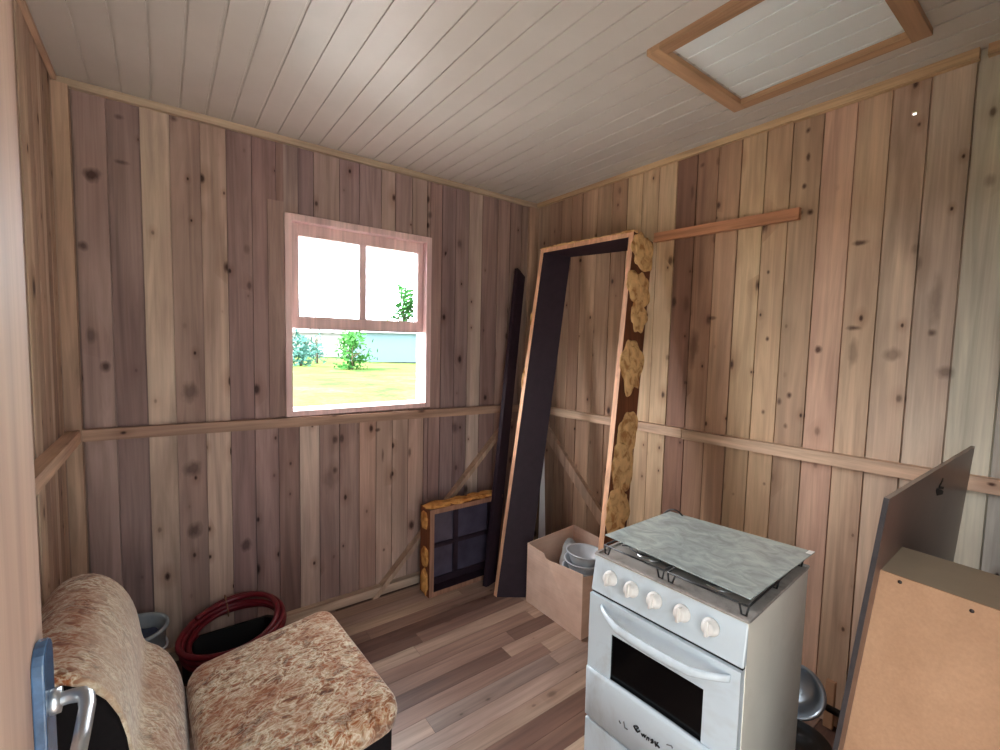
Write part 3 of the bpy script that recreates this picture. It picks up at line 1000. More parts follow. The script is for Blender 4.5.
# ------------------------------------------------------------------ stove
SW, SD, SH = 0.487, 0.475, 0.870
FLp = at(596, 552, 2, SH)
FRp = at(749, 621, 2, SH)
ang = math.atan2((FRp - FLp)[1], (FRp - FLp)[0])
stove = thing('gas_stove', 'small white four-burner gas stove with black oven window and dusty glass lid', 'stove', (FLp[0], FLp[1], 0), ang)
SW = (FRp - FLp).length
Smat = Matrix.Translation((FLp[0], FLp[1], 0)) @ Matrix.Rotation(ang, 4, 'Z')
Sinv = Smat.inverted()


def st(px, py, yl):
    """local point of the stove on its plane y = yl"""
    n = (Smat.to_3x3() @ Vector((0, 1, 0)))
    return Sinv @ on_plane(px, py, Smat @ Vector((0, yl, 0)), n)


# local axes: x along the front from left to right, y into the stove, z up
yb = -0.018            # plane of the front below the panel
zc0 = (st(591, 588, yb)[2] + st(743, 671, yb)[2]) / 2     # foot of the control panel
mb = MB()
mb.box((0.0, 0.0, 0.03), (SW, SD, SH - 0.0078), 0)
mb.box((-0.001, 0.004, 0.03), (0.0, SD - 0.004, SH - 0.03), 0)
body = mb.build('body', M['enamel_side'], stove, bevel=0.003)
for fx in (0.03, SW - 0.03):
    for fy_ in (0.04, SD - 0.04):
        mb = MB(); mb.lathe([(0.018, 0.0), (0.018, 0.02), (0.013, 0.032)], Matrix.Translation((fx, fy_, 0)), seg=14); mb.build('foot', M['black_plastic'], stove)
# control panel: sloping fascia
mb = MB()
mb.prism([(0, 0.0, SH - 0.0075), (0, yb, zc0 + 0.004), (0, yb, zc0), (0, 0.03, zc0), (0, 0.03, SH - 0.0075)], (SW, 0, 0))
panel = mb.build('control_panel', M['enamel'], stove, bevel=0.004)
pn = Vector((0, -(SH - 0.0075 - zc0), -yb * -1)).normalized()
slope = math.atan2(-yb, SH - 0.0075 - zc0)
for i, (kx, ky) in enumerate([(609, 579), (630, 590), (653, 601), (680.5, 614), (709, 628)]):
    p = st(kx, ky, yb * 0.5 - 0.012)
    mt = Matrix.Translation((p[0], yb * 0.5 - 0.001, p[2] - 0.001)) @ Matrix.Rotation(PI / 2 - slope, 4, 'X')
    mb = MB()
    mb.lathe([(0.0, 0.0), (0.0245, 0.0), (0.024, 0.006), (0.0195, 0.010), (0.0175, 0.022), (0.016, 0.0245), (0.0, 0.0245)], mt, seg=28)
    kb = mb.build('knob', M['knob'], stove)
    mb = MB(); mb.box((-0.0045, -0.021, 0.012), (0.0045, 0.021, 0.031), 0, 0.002, mt); mb.build('grip', M['knob'], kb)
    # printed ring mark beside the knob
mb = MB(); mb.box((0.002, yb + 0.004, zc0 - 0.006), (SW - 0.002, 0.02, zc0 + 0.001)); mb.build('seam_strip', M['black_gap'], stove)
# oven door
zd1 = zc0 - 0.007
yd = yb - 0.008
zd0 = (st(587, 713, yd)[2] + st(628, 748, yd)[2]) / 2
wl_ = st(610, 660, yd)[0]; wr_ = st(702, 715, yd)[0]
wt_ = (st(610.4, 633, yd)[2] + st(703, 690, yd)[2]) / 2
wb_ = (st(609, 681, yd)[2] + st(700, 744, yd)[2]) / 2
mb = MB()
e = 0.002
mb.box((e, yd, wt_), (SW - e, 0.002, zd1), 0)
mb.box((e, yd, wb_), (wl_, 0.002, wt_), 0); mb.box((wr_, yd, wb_), (SW - e, 0.002, wt_), 0)
mb.box((e, yd, zd0), (SW - e, 0.002, wb_), 0)
dr = mb.build('oven_door', M['enamel'], stove)
mb = MB(); mb.box((wl_ - 0.002, yd + 0.006, wb_ - 0.002), (wr_ + 0.002, yd + 0.012, wt_ + 0.002)); mb.build('oven_window', M['oven_glass'], dr)
# bulging apron of the door below the window, with a rolled top lip
mb = MB()
rows = []
for t_ in [i / 20 for i in range(21)]:
    x = e + (SW - 2 * e) * t_
    bl = 0.020 * (1 - (2 * t_ - 1) ** 6) * 0.4 + 0.006
    ztop = wb_ + 0.004 + 0.006 * math.sin(PI * t_)
    rows.append([(x, yd + 0.001, ztop), (x, yd - bl * 0.7, ztop + 0.001), (x, yd - bl, ztop - 0.010), (x, yd - bl * 0.85, ztop - 0.05), (x, yd - bl * 0.6, zd0 + 0.004), (x, yd + 0.001, zd0)])
mb.loft(rows, 0, True, True)
mb.build('door_apron', M['enamel'], dr)
# bowed handle
mb = MB()
hl, hr = st(598, 612, yd - 0.02), st(727, 684, yd - 0.02)
hz = (hl[2] + hr[2]) / 2
pts = []
rings = []
for i in range(25):
    t_ = i / 24
    x = hl[0] + (hr[0] - hl[0]) * t_
    s_ = math.sin(PI * t_)
    yy = yd - 0.002 - 0.046 * min(1, s_ * 1.6) ** 0.8 * 1.0
    zz = hz + 0.008 - 0.016 * s_
    ry, rz_ = 0.008 + 0.002 * s_, 0.010 + 0.004 * s_
    rings.append([(x, yy + ry * math.cos(2 * PI * k / 12), zz + rz_ * math.sin(2 * PI * k / 12)) for k in range(12)])
mb.loft(rings)
mb.build('door_handle', M['enamel'], dr)
# lower drawer front
mb = MB(); mb.box((0.002, yd - 0.004, 0.055), (SW - 0.002, 0.002, zd0 - 0.008)); mb.build('drawer_front', M['enamel'], stove, bevel=0.004)
mb = MB(); mb.box((0.004, yd + 0.012, zd0 - 0.009), (SW - 0.004, 0.002, zd0)); mb.build('seam_strip', M['black_gap'], stove)
# worn lettering on the apron
def stroke(pts, w, mi):
    """letter stroke lying on the apron; pts are photograph points"""
    P = [st(x, y, yd - 0.0215) for x, y in pts]
    mb = MB()
    for a, b in zip(P, P[1:]):
        a = Vector((a[0], yd - 0.0135, a[2])); b = Vector((b[0], yd - 0.0135, b[2]))
        if (b - a).length > 1e-5:
            mb.bar(a, b, w, 0.004, (0, 1, 0))
    mb.build('letter', M[('ink', 'faint_ink')[mi]], dr)


S = 1.0
stroke([(632, 727), (634, 731), (637, 729.5), (635.5, 727.5), (632.5, 727.2)], 0.0022, 0)
stroke([(634, 731), (636, 733.6), (638.4, 732.4)], 0.003, 0)
stroke([(640, 735), (641.2, 738), (642.2, 735.6), (643.2, 739), (644.4, 736.6)], 0.0018, 0)
stroke([(645, 741.4), (645.8, 738.6), (647.4, 739.8), (647.2, 742.2)], 0.0018, 0)
stroke([(649.2, 741.4), (651, 741), (651.6, 744.4), (649.4, 744.2), (651, 742)], 0.0024, 0)
stroke([(653.4, 743), (654.4, 748), (656.4, 744), (655, 746), (658, 749.5)], 0.0024, 0)
stroke([(622.2, 723), (623.2, 729), (626, 731)], 0.0015, 1)
stroke([(617.5, 722), (619, 725)], 0.0012, 1)
stroke([(665, 746), (670, 747.5), (671, 750)], 0.0010, 1)
# cooktop
zt0 = SH
mb = MB()
lip = 0.010
mb.box((-0.003, -0.004, zt0 - 0.0075), (SW + 0.003, SD + 0.003, zt0 - 0.004), 0)
mb.box((-0.003, -0.004, zt0 - 0.004), (SW + 0.003, 0.006, zt0 - 0.001)); mb.box((-0.003, SD - 0.009, zt0 - 0.004), (SW + 0.003, SD + 0.003, zt0 + 0.002))
mb.box((-0.003, 0.006, zt0 - 0.004), (0.006, SD - 0.009, zt0 - 0.001)); mb.box((SW - 0.006, 0.006, zt0 - 0.004), (SW + 0.003, SD - 0.009, zt0 - 0.001))
top = mb.build('cooktop', M['steel'], stove, bevel=0.002)
for ix in (0.26, 0.74):
    for iy in (0.28, 0.70):
        mt = Matrix.Translation((SW * ix, SD * iy, zt0 - 0.004))
        mb = MB(); mb.lathe([(0.0, 0.0), (0.046, 0.0), (0.046, 0.004), (0.034, 0.008), (0.032, 0.014), (0.0, 0.014)], mt, seg=30)
        bo = mb.build('burner', M['burner'], stove)
        mb = MB(); mb.lathe([(0.0, 0.014), (0.029, 0.014), (0.029, 0.019), (0.022, 0.022), (0.0, 0.022)], mt, seg=30); mb.build('burner_cap', M['burner_cap'], bo)
zg = zt0 + 0.026
# two wire pan supports
for xa, xb in ((0.020, SW / 2 - 0.006), (SW / 2 + 0.006, SW - 0.010)):
    mb = MB(); r = 0.0028
    ya, yb2 = 0.020, SD - 0.02
    mb.tube([(xa, ya, zg), (xb, ya, zg)], r); mb.tube([(xa, yb2, zg), (xb, yb2, zg)], r)
    mb.tube([(xa, ya, zg), (xa, yb2, zg)], r); mb.tube([(xb, ya, zg), (xb, yb2, zg)], r)
    ymid = (ya + yb2) / 2
    mb.tube([(xa, ymid, zg), (xb, ymid, zg)], r)
    for yy in (ya, ymid, yb2):
        for xx, sg in ((xa, 1), (xb, -1)):
            mb.tube([(xx, yy, zg), (xx + sg * 0.004, yy, zt0 - 0.001), (xx + sg * 0.016, yy, zt0 - 0.001), (xx + sg * 0.024, yy, zg)], r)
    cx = (xa + xb) / 2
    for cy in (SD * 0.28, SD * 0.70):
        for k in range(4):
            a = PI / 4 + k * PI / 2
            mb.tube([(cx + 0.035 * math.cos(a), cy + 0.035 * math.sin(a), zg), (cx + 0.115 * math.cos(a) * 0.9, cy + 0.115 * math.sin(a) * 0.85, zg)], r)
        mb.tube([(cx + 0.075 * math.cos(2 * PI * k / 28), cy + 0.075 * math.sin(2 * PI * k / 28), zg) for k in range(28)], r, closed=True)
    mb.build('pan_support', M['wire'], stove)
# glass lid folded flat over the supports
zl_ = zg + 0.004
nz = Vector((0, 0, 1))
gc = [Sinv @ on_plane(x, y, Vector((0, 0, zl_)), nz) for x, y in ((605, 535.5), (751, 600.5), (815, 553), (670, 512))]
mb = MB()
mb.prism([Vector((p[0], p[1], zl_)) for p in gc], (0, 0, 0.004))
lid = mb.build('glass_lid', M['lid_glass'], stove, bevel=0.0015)
c_ = gc[2]
tg = MB()
d1 = (gc[1] - gc[2]); d1[2] = 0; d1.normalize(); d2 = (gc[3] - gc[2]); d2[2] = 0; d2.normalize()
q = Vector((c_[0], c_[1], zl_ + 0.0041))
tg.prism([q, q + d1 * 0.034, q + d1 * 0.034 + d2 * 0.016, q + d2 * 0.016], (0, 0, 0.0006))
tg.build('tag', M['white_tag'], lid)
mb = MB()
e0 = gc[3] + (gc[2] - gc[3]) * 0.02
pts = []
for k in range(13):
    t_ = k / 12
    pts.append((gc[3][0] - 0.03 + 0.11 * t_, min(SD - 0.004, gc[3][1] + 0.002), zt0 + 0.001 + 0.047 * math.sin(PI * t_) ** 0.7))
mb.tube(pts, 0.0032)
mb.build('lid_spring', M['wire'], stove)

# ------------------------------------------------------------------ pans behind the stove
pc = at(795, 690, 0, -0.26)
fwd = (Vector((-0.9, -0.42, 0.28))).normalized()
q = fwd.to_track_quat('Z', 'Y').to_matrix().to_4x4()
pan = thing('saucepan', 'shiny aluminium saucepan tilted on its side on the floor behind the stove', 'pan', (pc[0], pc[1], 0))
PR = 0.098
mt = Matrix.Translation(pc) @ q
mb = MB()
mb.lathe([(0.0, -0.085), (PR - 0.03, -0.085), (PR - 0.014, -0.075), (PR - 0.004, 0.0), (PR + 0.004, 0.0), (PR + 0.005, 0.007), (PR - 0.004, 0.009), (PR - 0.008, 0.002), (PR - 0.017, -0.07), (PR - 0.032, -0.08), (0.0, -0.08)], mt, seg=48)
mb.build('body', M['alu'], pan, True)
mb = MB()
rd = Vector((0.35, -0.9, -0.25)); rd = (rd - fwd * rd.dot(fwd)).normalized()
h0 = pc + rd * (PR - 0.004) - fwd * 0.012
mb.tube([h0, h0 + rd * 0.02, h0 + rd * 0.05 - fwd * 0.004, h0 + rd * 0.12 - fwd * 0.01], [0.008, 0.013, 0.014, 0.012], seg=12)
mb.build('handle', M['black_plastic'], pan, True)
pot = thing('cooking_pot', 'dark pot with a black rim standing in the gap behind the stove, below the saucepan', 'pot', (-0.40, -2.02, 0.0))
pp = at(822, 745, 0, -0.45)
mb = MB()
mb.lathe([(0.0, 0.0), (0.085, 0.0), (0.095, 0.01), (0.100, 0.12), (0.102, 0.122), (0.096, 0.122), (0.090, 0.012), (0.0, 0.008)], Matrix.Translation((-0.40, -2.02, 0.0)), seg=36)
mb.build('body', M['maroon'], pot, True)
mb = MB(); mb.lathe([(0.096, 0.1205), (0.107, 0.122), (0.108, 0.134), (0.10, 0.138), (0.05, 0.150), (0.0, 0.154), (0.0, 0.148), (0.09, 0.130)], Matrix.Translation((-0.40, -2.02, 0.0)), seg=36)
mb.build('lid', M['black_plastic'], pot, True)
sc_ = at(832, 692, 0, -0.06)
mb = MB(); mb.box((-0.07, sc_[1] - 0.012, 0.004), (-0.05, sc_[1] + 0.022, sc_[2] + 0.045), 0, 0.003)
tag(mb.build('wood_scrap', M['tan_card'], origin=(-0.06, sc_[1], 0.0)), 'small tan wood offcut upright against the right wall behind the saucepan', 'wood')

# ------------------------------------------------------------------ cabinet at the right edge
co = Vector((-1.102, -2.375, 1.281))
Cm = Euler((0.083, 0.015, 0.004), 'XYZ').to_matrix()
cu, cv, ck = Cm.col[0].copy(), Cm.col[1].copy(), Cm.col[2].copy()
base_len = co[2] / ck[2]
foot = co - ck * base_len
cab = thing('cabinet', 'unfinished cabinet with dark brown side and tan hardboard front, cut off by the right edge', 'cabinet', (foot[0], foot[1], 0))
TLc = on_plane(889.5, 499, co, cv)
BLc = on_plane(838, 750, co, cv)
TRc = on_plane(975, 446.5, co, cv)
dn = (BLc - TLc).normalized()
BLc = TLc + dn * ((TLc[2] - 0.004) / -dn[2])
fard = (on_plane(952.5, 567, co, cv) - TRc).normalized()
if TRc[0] > -0.01:
    TRc = TRc + (TLc - TRc) * ((TRc[0] + 0.01) / (TRc[0] - TLc[0]))
BRc = TRc + fard * ((TRc[2] - 0.004) / -fard[2])
mb = MB()
pt = 0.009
fs = mb.prism([TLc, TRc, BRc, BLc], cv * pt)
for f in fs[2:]:
    c = f.calc_center_median()
    if (c - (TLc + BLc) / 2).length < 0.05:
        f.material_index = 1
    elif (c - (TLc + TRc) / 2).length < 0.08:
        f.material_index = 2
side = mb.build('side_panel', [M['laminate'], M['laminate_edge'], M['laminate_lip']], cab, True)
side['label'] = 'dark brown side panel with grey edges'
# pencil-black mark near the top of the side panel
mb = MB()
def cst(pts, w):
    P = [on_plane(x, y, co, cv) - cv * 0.0006 for x, y in pts]
    for a, b in zip(P, P[1:]):
        mb.bar(a, b, w, 0.001, cv)
cst([(942.6, 479.4), (940.6, 483.5), (938.6, 487.6)], 0.010)
cst([(938.6, 487.4), (943.2, 488.0)], 0.007)
cst([(936.4, 489.2), (937.2, 493.8), (942.6, 492.6), (940.5, 491.0), (937, 490.6)], 0.009)
mb.build('ink_mark', M['ink'], side)
# tan hardboard, runs from the side panel towards the camera
Q = on_plane(880.5, 570, co, cv)
q1 = Q
nv = cu
Lc = min(0.30, (q1[1] - (REAR + 0.03)))
e1 = on_plane(1000, 611, q1, nv)
dirb = (e1 - q1).normalized()
pe = q1 + dirb * ((q1[1] - (REAR + 0.012)) / -dirb[1])
dnb = Vector((dn[0], dn[1], dn[2]))
q0b = q1 + dnb * ((q1[2] - 0.02) / -dnb[2]); peb = pe + dnb * ((pe[2] - 0.02) / -dnb[2])
mb = MB(); mb.prism([q1, pe, peb, q0b], cu * 0.004)
hb = mb.build('front_panel', M['hardboard'], cab, True); hb['label'] = 'tan hardboard front panel'
# shelf board along the top of the hardboard
r1 = on_plane(901, 553, co, cv)
wsh = max(0.05, (r1 - q1).dot(cu))
mb = MB(); mb.prism([q1 + cu * 0.004, pe + cu * 0.004, pe + cu * wsh + ck * 0.012, q1 + cu * wsh + ck * 0.012], -ck * 0.018)
mb.build('shelf', M['shelf_board'], cab, True)
for nx, ny in ((900, 582), (972, 611)):
    p = on_plane(nx, ny, q1, nv)
    mb = MB(); mb.lathe([(0.0, -0.004), (0.0035, -0.004), (0.0035, 0.0012), (0.0, 0.0016)], Matrix.Translation(p) @ Matrix.Rotation(-PI / 2, 4, 'Y'), seg=12)
    mb.build('nail', M['nail'], hb)

# ------------------------------------------------------------------ armchair
chair = thing('armchair', 'low armless chair in rust and cream patterned fabric with black sides, by the open door', 'chair', (-2.1, -1.05, 0))
# backrest: profile in XZ, lofted along Y
prof = [(-2.575, 0.10), (-2.575, 0.66), (-2.570, 0.740), (-2.545, 0.796), (-2.500, 0.828), (-2.450, 0.824), (-2.408, 0.795), (-2.374, 0.750), (-2.350, 0.695), (-2.337, 0.630), (-2.332, 0.572), (-2.322, 0.535),
        (-2.285, 0.515), (-2.250, 0.465), (-2.226, 0.395), (-2.214, 0.300), (-2.214, 0.200), (-2.224, 0.10)]
cx_ = sum(p[0] for p in prof) / len(prof); cz_ = sum(p[1] for p in prof) / len(prof)
ys = [(-0.715, 0.80), (-0.722, 0.92), (-0.742, 0.975), (-0.78, 1.0), (-0.9, 1.0), (-1.05, 1.0), (-1.18, 1.0), (-1.25, 1.0), (-1.275, 0.998), (-1.288, 0.99), (-1.294, 0.98)]
mb = MB()
ins = lambda p, s: (-2.42 + (p[0] + 2.42) * (1 - (1 - s) * 0.9), (p[1] - 0.35) * (1 - (1 - s) * 0.45) + 0.35)
rings = []
for y, s in ys:
    rings.append([(ins(p, s)[0], y, ins(p, s)[1]) for p in prof])
mb.loft(rings)
mb.build('backrest', M['fabric_banded'], chair, True, sub=1)
mb = MB()
ring = [(ins(p, 0.965)[0], -1.290, ins(p, 0.965)[1]) for p in prof]
ring2 = [(ins(p, 0.955)[0], -1.303, ins(p, 0.955)[1]) for p in prof]
mb.loft([ring, ring2])
mb.build('side_cover', M['black_fabric'], chair, True, sub=1)
# seat cushion
cz = [(-2.218, -0.760, 0.415), (-1.722, -0.735, 0.470), (-1.680, -1.385, 0.470), (-2.19, -1.400, 0.415)]
P = [Vector(p) for p in cz]
mb = MB()
NU, NV = 14, 16


def seat_pt(s, t, drop):
    a = P[0].lerp(P[1], s); b = P[3].lerp(P[2], s)
    return a.lerp(b, t)


def ring_at(inset, z_off):
    """rounded rectangle around the cushion"""
    pts = []
    r = 0.062
    n = 7
    L1 = 0.49; L2 = 0.63
    for cxn, cyn, a0 in ((1, 0, -PI / 2), (1, 1, 0), (0, 1, PI / 2), (0, 0, PI)):
        for k in range(n):
            a = a0 + (PI / 2) * k / (n - 1)
            sx = (L1 - r if cxn else r) + (r - inset) * math.cos(a)
            ty = (L2 - r if cyn else r) + (r - inset) * math.sin(a)
            p = seat_pt(sx / L1, ty / L2, 0)
            pts.append((p[0], p[1], p[2] + z_off))
    return pts


prof_s = [(0.055, -0.108), (0.015, -0.102), (0.0, -0.085), (-0.004, -0.055), (0.002, -0.028), (0.014, -0.009), (0.034, 0.0), (0.055, 0.003)]
rings = [ring_at(i, z) for i, z in prof_s]
mb.loft(rings, cap=False)
# crowned top
topr = [ring_at(0.055, 0.003)]
ctr = seat_pt(0.5, 0.5, 0)
for s_, dz in ((0.75, 0.010), (0.5, 0.015), (0.25, 0.018), (0.02, 0.019)):
    topr.append([tuple(Vector((ctr[0] + (p[0] - ctr[0]) * s_, ctr[1] + (p[1] - ctr[1]) * s_, 0)) + Vector((0, 0, ctr[2] + (p[2] - ctr[2]) * s_ + dz))) for p in topr[0]])
mb.loft(topr, cap='end')
botr = rings[0]
mb.bm.faces.ensure_lookup_table()
mb.loft([[tuple(Vector((ctr[0] + (p[0] - ctr[0]) * 0.02, ctr[1] + (p[1] - ctr[1]) * 0.02, p[2]))) for p in rings[0]], rings[0]], cap=False)
mb.build('seat_cushion', M['fabric'], chair, True)
# black base under the cushion
mb = MB()
rings = []
for ins_, z in ((0.03, 0.012), (0.018, 0.03), (0.014, 0.2), (0.012, None), (0.03, 'top')):
    pr = ring_at(ins_, 0)
    rings.append([(p[0], p[1], (z if isinstance(z, float) else (p[2] - 0.100 if z is None else p[2] - 0.090))) for p in pr])
mb.loft(rings)
mb.build('base', M['black_fabric'], chair, True)
mb = MB(); mb.box((-2.56, -1.34, 0.012), (-2.235, -0.75, 0.14), 0, 0.01); mb.build('back_base', M['black_fabric'], chair, True)

# ------------------------------------------------------------------ red hose coil
hc = Vector((-2.02, -0.262, 0.205))
mb = MB()
tilt = math.radians(6)
ax1 = Vector((math.cos(0.13), 0, math.sin(0.13))); ax2 = Vector((0, math.cos(tilt), math.sin(tilt))); axn = ax1.cross(ax2).normalized()
pts = []
turns = 5
N = 64
for i in range(turns * N + 1):
    a = 2 * PI * i / N + 2.4
    k = i / N
    r = 0.196 + 0.016 * math.sin(k * 2.1) + 0.004 * math.sin(a * 3 + k)
    hgt = -0.022 + 0.0195 * (k - 1.0) * 0.9 + 0.004 * math.sin(a * 2 + k * 3)
    pts.append(hc + ax1 * (r * math.cos(a)) + ax2 * (r * 0.95 * math.sin(a)) + axn * hgt)
dz = 0.0
mxy = max(p[1] for p in pts)
sh = -0.062 - mxy if mxy > -0.062 else 0
pts = [p + Vector((0, sh, 0)) for p in pts]
mb.tube(pts, 0.0125, seg=8)
hose = mb.build('hose', M['hose'], origin=(hc[0], hc[1], 0))
tag(hose, 'coil of dark red hose on the floor against the back wall, behind the seat cushion', 'hose')
mb = MB()
i0 = min(range(N), key=lambda i: abs(((2 * PI * i / N + 2.4) % (2 * PI)) - 1.62))
cl = [pts[i0 + N * t_] for t_ in range(turns)]
cen = sum(cl, Vector()) / turns - hose.location
tw = []
rad = (pts[i0] - (hc + Vector((0, sh, dz)))).normalized()
for k in range(20):
    a = 2 * PI * k / 20
    tw.append(cen + rad * (0.030 * math.cos(a)) + axn * (0.058 * math.sin(a)))
mb.tube(tw, 0.003, closed=True)
mb.build('tie', M['tie'], hose)

# support added under the coil, black where there is only shade
supp = thing('added_hose_support', 'low black support added in the shade under the red hose coil', 'tub', (hc[0], hc[1] + sh, 0))  # added stand-in for shade, no real tub here
mb = MB()
tz = min(p[2] for p in pts) - 0.0125
rr = lambda hx, hy, z: [(hc[0] + sx_ * hx + dx_ , hc[1] + sh + sy_ * hy + dy_, z) for sx_, sy_, dx_, dy_ in ((-1, -1, 0.03, 0), (1, -1, -0.03, 0), (1, -1, 0, 0.03), (1, 1, 0, -0.03), (1, 1, -0.03, 0), (-1, 1, 0.03, 0), (-1, 1, 0, -0.03), (-1, -1, 0, 0.03))]
mb.loft([rr(0.17, 0.15, 0.002), rr(0.19, 0.17, tz - 0.012), rr(0.20, 0.18, tz - 0.010), rr(0.20, 0.18, tz), rr(0.185, 0.165, tz), rr(0.165, 0.145, 0.008)], 0, False)
mb.build('body', M['black_plastic'], supp, True)
mb = MB(); mb.box((hc[0] - 0.06, hc[1] + sh - 0.196, tz - 0.045), (hc[0] + 0.06, hc[1] + sh - 0.172, tz - 0.03), 0, 0.004)
mb.build('handle', M['black_plastic'], supp, True)  # part of the added support, no real handle

# ------------------------------------------------------------------ grey bucket behind the chair
bk = Vector((-2.385, -0.22, 0.0))
bucket = thing('bucket', 'pale grey plastic bucket half hidden behind the patterned backrest', 'bucket', bk)
mb = MB()
mt = Matrix.Translation(bk)
mb.lathe([(0.0, 0.002), (0.088, 0.002), (0.092, 0.01), (0.114, 0.305), (0.124, 0.308), (0.124, 0.322), (0.114, 0.323), (0.109, 0.31), (0.088, 0.014), (0.0, 0.010)], mt, seg=40)
mb.build('body', M['bucket'], bucket, True)
mb = MB()
pts = [bk + Vector((0.122 * math.cos(a), 0.122 * math.sin(a) * math.cos(0.35), 0.255 - 0.122 * math.sin(a) * -0.62)) for a in [PI * k / 20 - PI / 2 - 0.0 for k in range(21)]]
pts = [bk + Vector((0.115 * math.sin(a), 0.12 * math.cos(a), 0.308 - 0.030 - 0.09 * (math.sin(a)) + 0.03)) for a in [PI * k / 20 for k in range(21)]]
mb.tube(pts, 0.005)
mb.build('handle', M['bowl'], bucket, True)
mb = MB(); mb.blob((bk[0] + 0.02, bk[1], 0.255), 0.07, 0.065, 0.05, None, 0, 0.3, 5, 4)
tag(mb.build('rag', M['blue_cloth'], origin=(bk[0], bk[1], 0.15)), 'dark blue rag stuffed in the grey bucket', 'rag')

# ------------------------------------------------------------------ outdoors
def grass_mat():
    t = NT('meadow_grass')
    n = t.noise(t.coords((1, 1.0, 1)), 0.35, 6, 0.65, 0.6)
    n2 = t.noise(t.coords(), 6, 5, 0.7, 0.3)
    col = t.ramp(n, [(0.36, lin((62, 92, 48))), (0.5, lin((84, 100, 54))), (0.60, lin((100, 98, 62))), (0.72, lin((102, 86, 76)))])
    col = t.mix(1.0, col, t.ramp(n2, [(0.3, (0.7,) * 3), (0.7, (1.25,) * 3)]), 'MULTIPLY')
    t.set(Base_Color=col, Roughness=1.0, Specular_IOR_Level=0.0)
    return t.mat


M['grass'] = grass_mat()
M['bounce'] = plain('pale_bounce_slab', (190, 184, 176), 0.9, var=0.08, scale=2, spec=0.1)  # pale tone of the unseen slab added to bounce light indoors
M['leaf'] = plain('green_leaves', (66, 116, 58), 1.0, var=0.3, scale=3, spec=0.0)
M['leaf2'] = plain('blue_green_leaves', (78, 118, 108), 1.0, var=0.3, scale=3, spec=0.0)
M['bark'] = plain('tree_bark', (110, 90, 72), 0.9)
M['house_white'] = plain('white_house_wall', (150, 146, 146), 0.9, spec=0.0)
M['house_blue'] = plain('pale_blue_house_wall', (122, 142, 152), 0.9, spec=0.0)
M['roof'] = plain('grey_house_roof', (104, 98, 98), 0.8)
M['hill'] = plain('distant_blue_green_hill', (92, 124, 124), 1.0, var=0.2, scale=0.05, spec=0.0)

GZ = -0.55
mb = MB()
nx, ny = 60, 60
grid = [[None] * (ny + 1) for _ in range(nx + 1)]
for i in range(nx + 1):
    for j in range(ny + 1):
        x = -90 + 200 * i / nx; y = -60 + 200 * j / ny
        z = GZ + 0.25 * noise.noise(Vector((x * 0.08, y * 0.08, 0))) * min(1, max(0, (math.hypot(x + 1, y + 1) - 6) / 10))
        grid[i][j] = mb.bm.verts.new((x, y, z))
fs = []
for i in range(nx):
    for j in range(ny):
        fs.append(mb.bm.faces.new((grid[i][j], grid[i + 1][j], grid[i + 1][j + 1], grid[i][j + 1])))
mb._fin(fs, 0, True)
struct(mb.build('ground', M['grass']))


slab = MB()  # unseen pale slabs, added to bounce skylight up onto the ceiling
slab.box((-9, 0.06, GZ - 0.1), (5, 8.0, GZ + 0.30))
slab.box((-9, -14, GZ - 0.1), (5, REAR - 0.6, GZ + 0.30))
struct(slab.build('added_bounce_slab', M['bounce']))


def leafy(name, x, y, h, cr, mat, n, seed, label, cat, tall=1.0, group=None):
    r = random.Random(seed)
    root = thing(name, label, cat, (x, y, GZ), 0, group)
    mb = MB()
    mb.tube([(0, 0, 0), (0.02 * h, 0, h * 0.3), (0, 0.02 * h, h * 0.85)], [0.035 * h, 0.028 * h, 0.008 * h], seg=8)
    for k in range(7):
        a = 2 * PI * k / 7 + r.random(); z = h * r.uniform(0.3, 0.7)
        mb.tube([(0, 0, z), (cr * 0.6 * math.cos(a), cr * 0.6 * math.sin(a), z + h * 0.18)], [0.015 * h, 0.004 * h], seg=6)
    mb.build('trunk', M['bark'], root)
    mb = MB()
    cl = []
    for k in range(10):
        a = r.uniform(0, 2 * PI); d = cr * r.uniform(0, 0.65)
        cl.append(Vector((d * math.cos(a), d * math.sin(a), h * r.uniform(0.15, 0.95))))
    fs = []
    for k in range(n):
        c = r.choice(cl)
        p = c + Vector((r.gauss(0, cr * 0.25), r.gauss(0, cr * 0.25), r.gauss(0, cr * 0.22 * tall)))
        if p.z < 0.1:
            p.z = 0.1 + r.random() * 0.2
        s = cr * r.uniform(0.08, 0.19)
        d1 = Vector((r.gauss(0, 1), r.gauss(0, 1), r.gauss(0, 1))).normalized(); d2 = d1.orthogonal().normalized()
        v = [mb.bm.verts.new(p + d1 * s), mb.bm.verts.new(p + d2 * s * 0.45), mb.bm.verts.new(p - d1 * s), mb.bm.verts.new(p - d2 * s * 0.45)]
        fs.append(mb.bm.faces.new(v))
    mb._fin(fs, 0)
    mb.build('foliage', mat, root)
    return root


def ground_at(px, dist):
    """point on the ground in the direction of picture column px at a distance along the view through the window"""
    d = F_ + R_ * ((px - 500) / F_PX)
    d = Vector((d[0], d[1], 0)).normalized()
    return CAM + d * dist


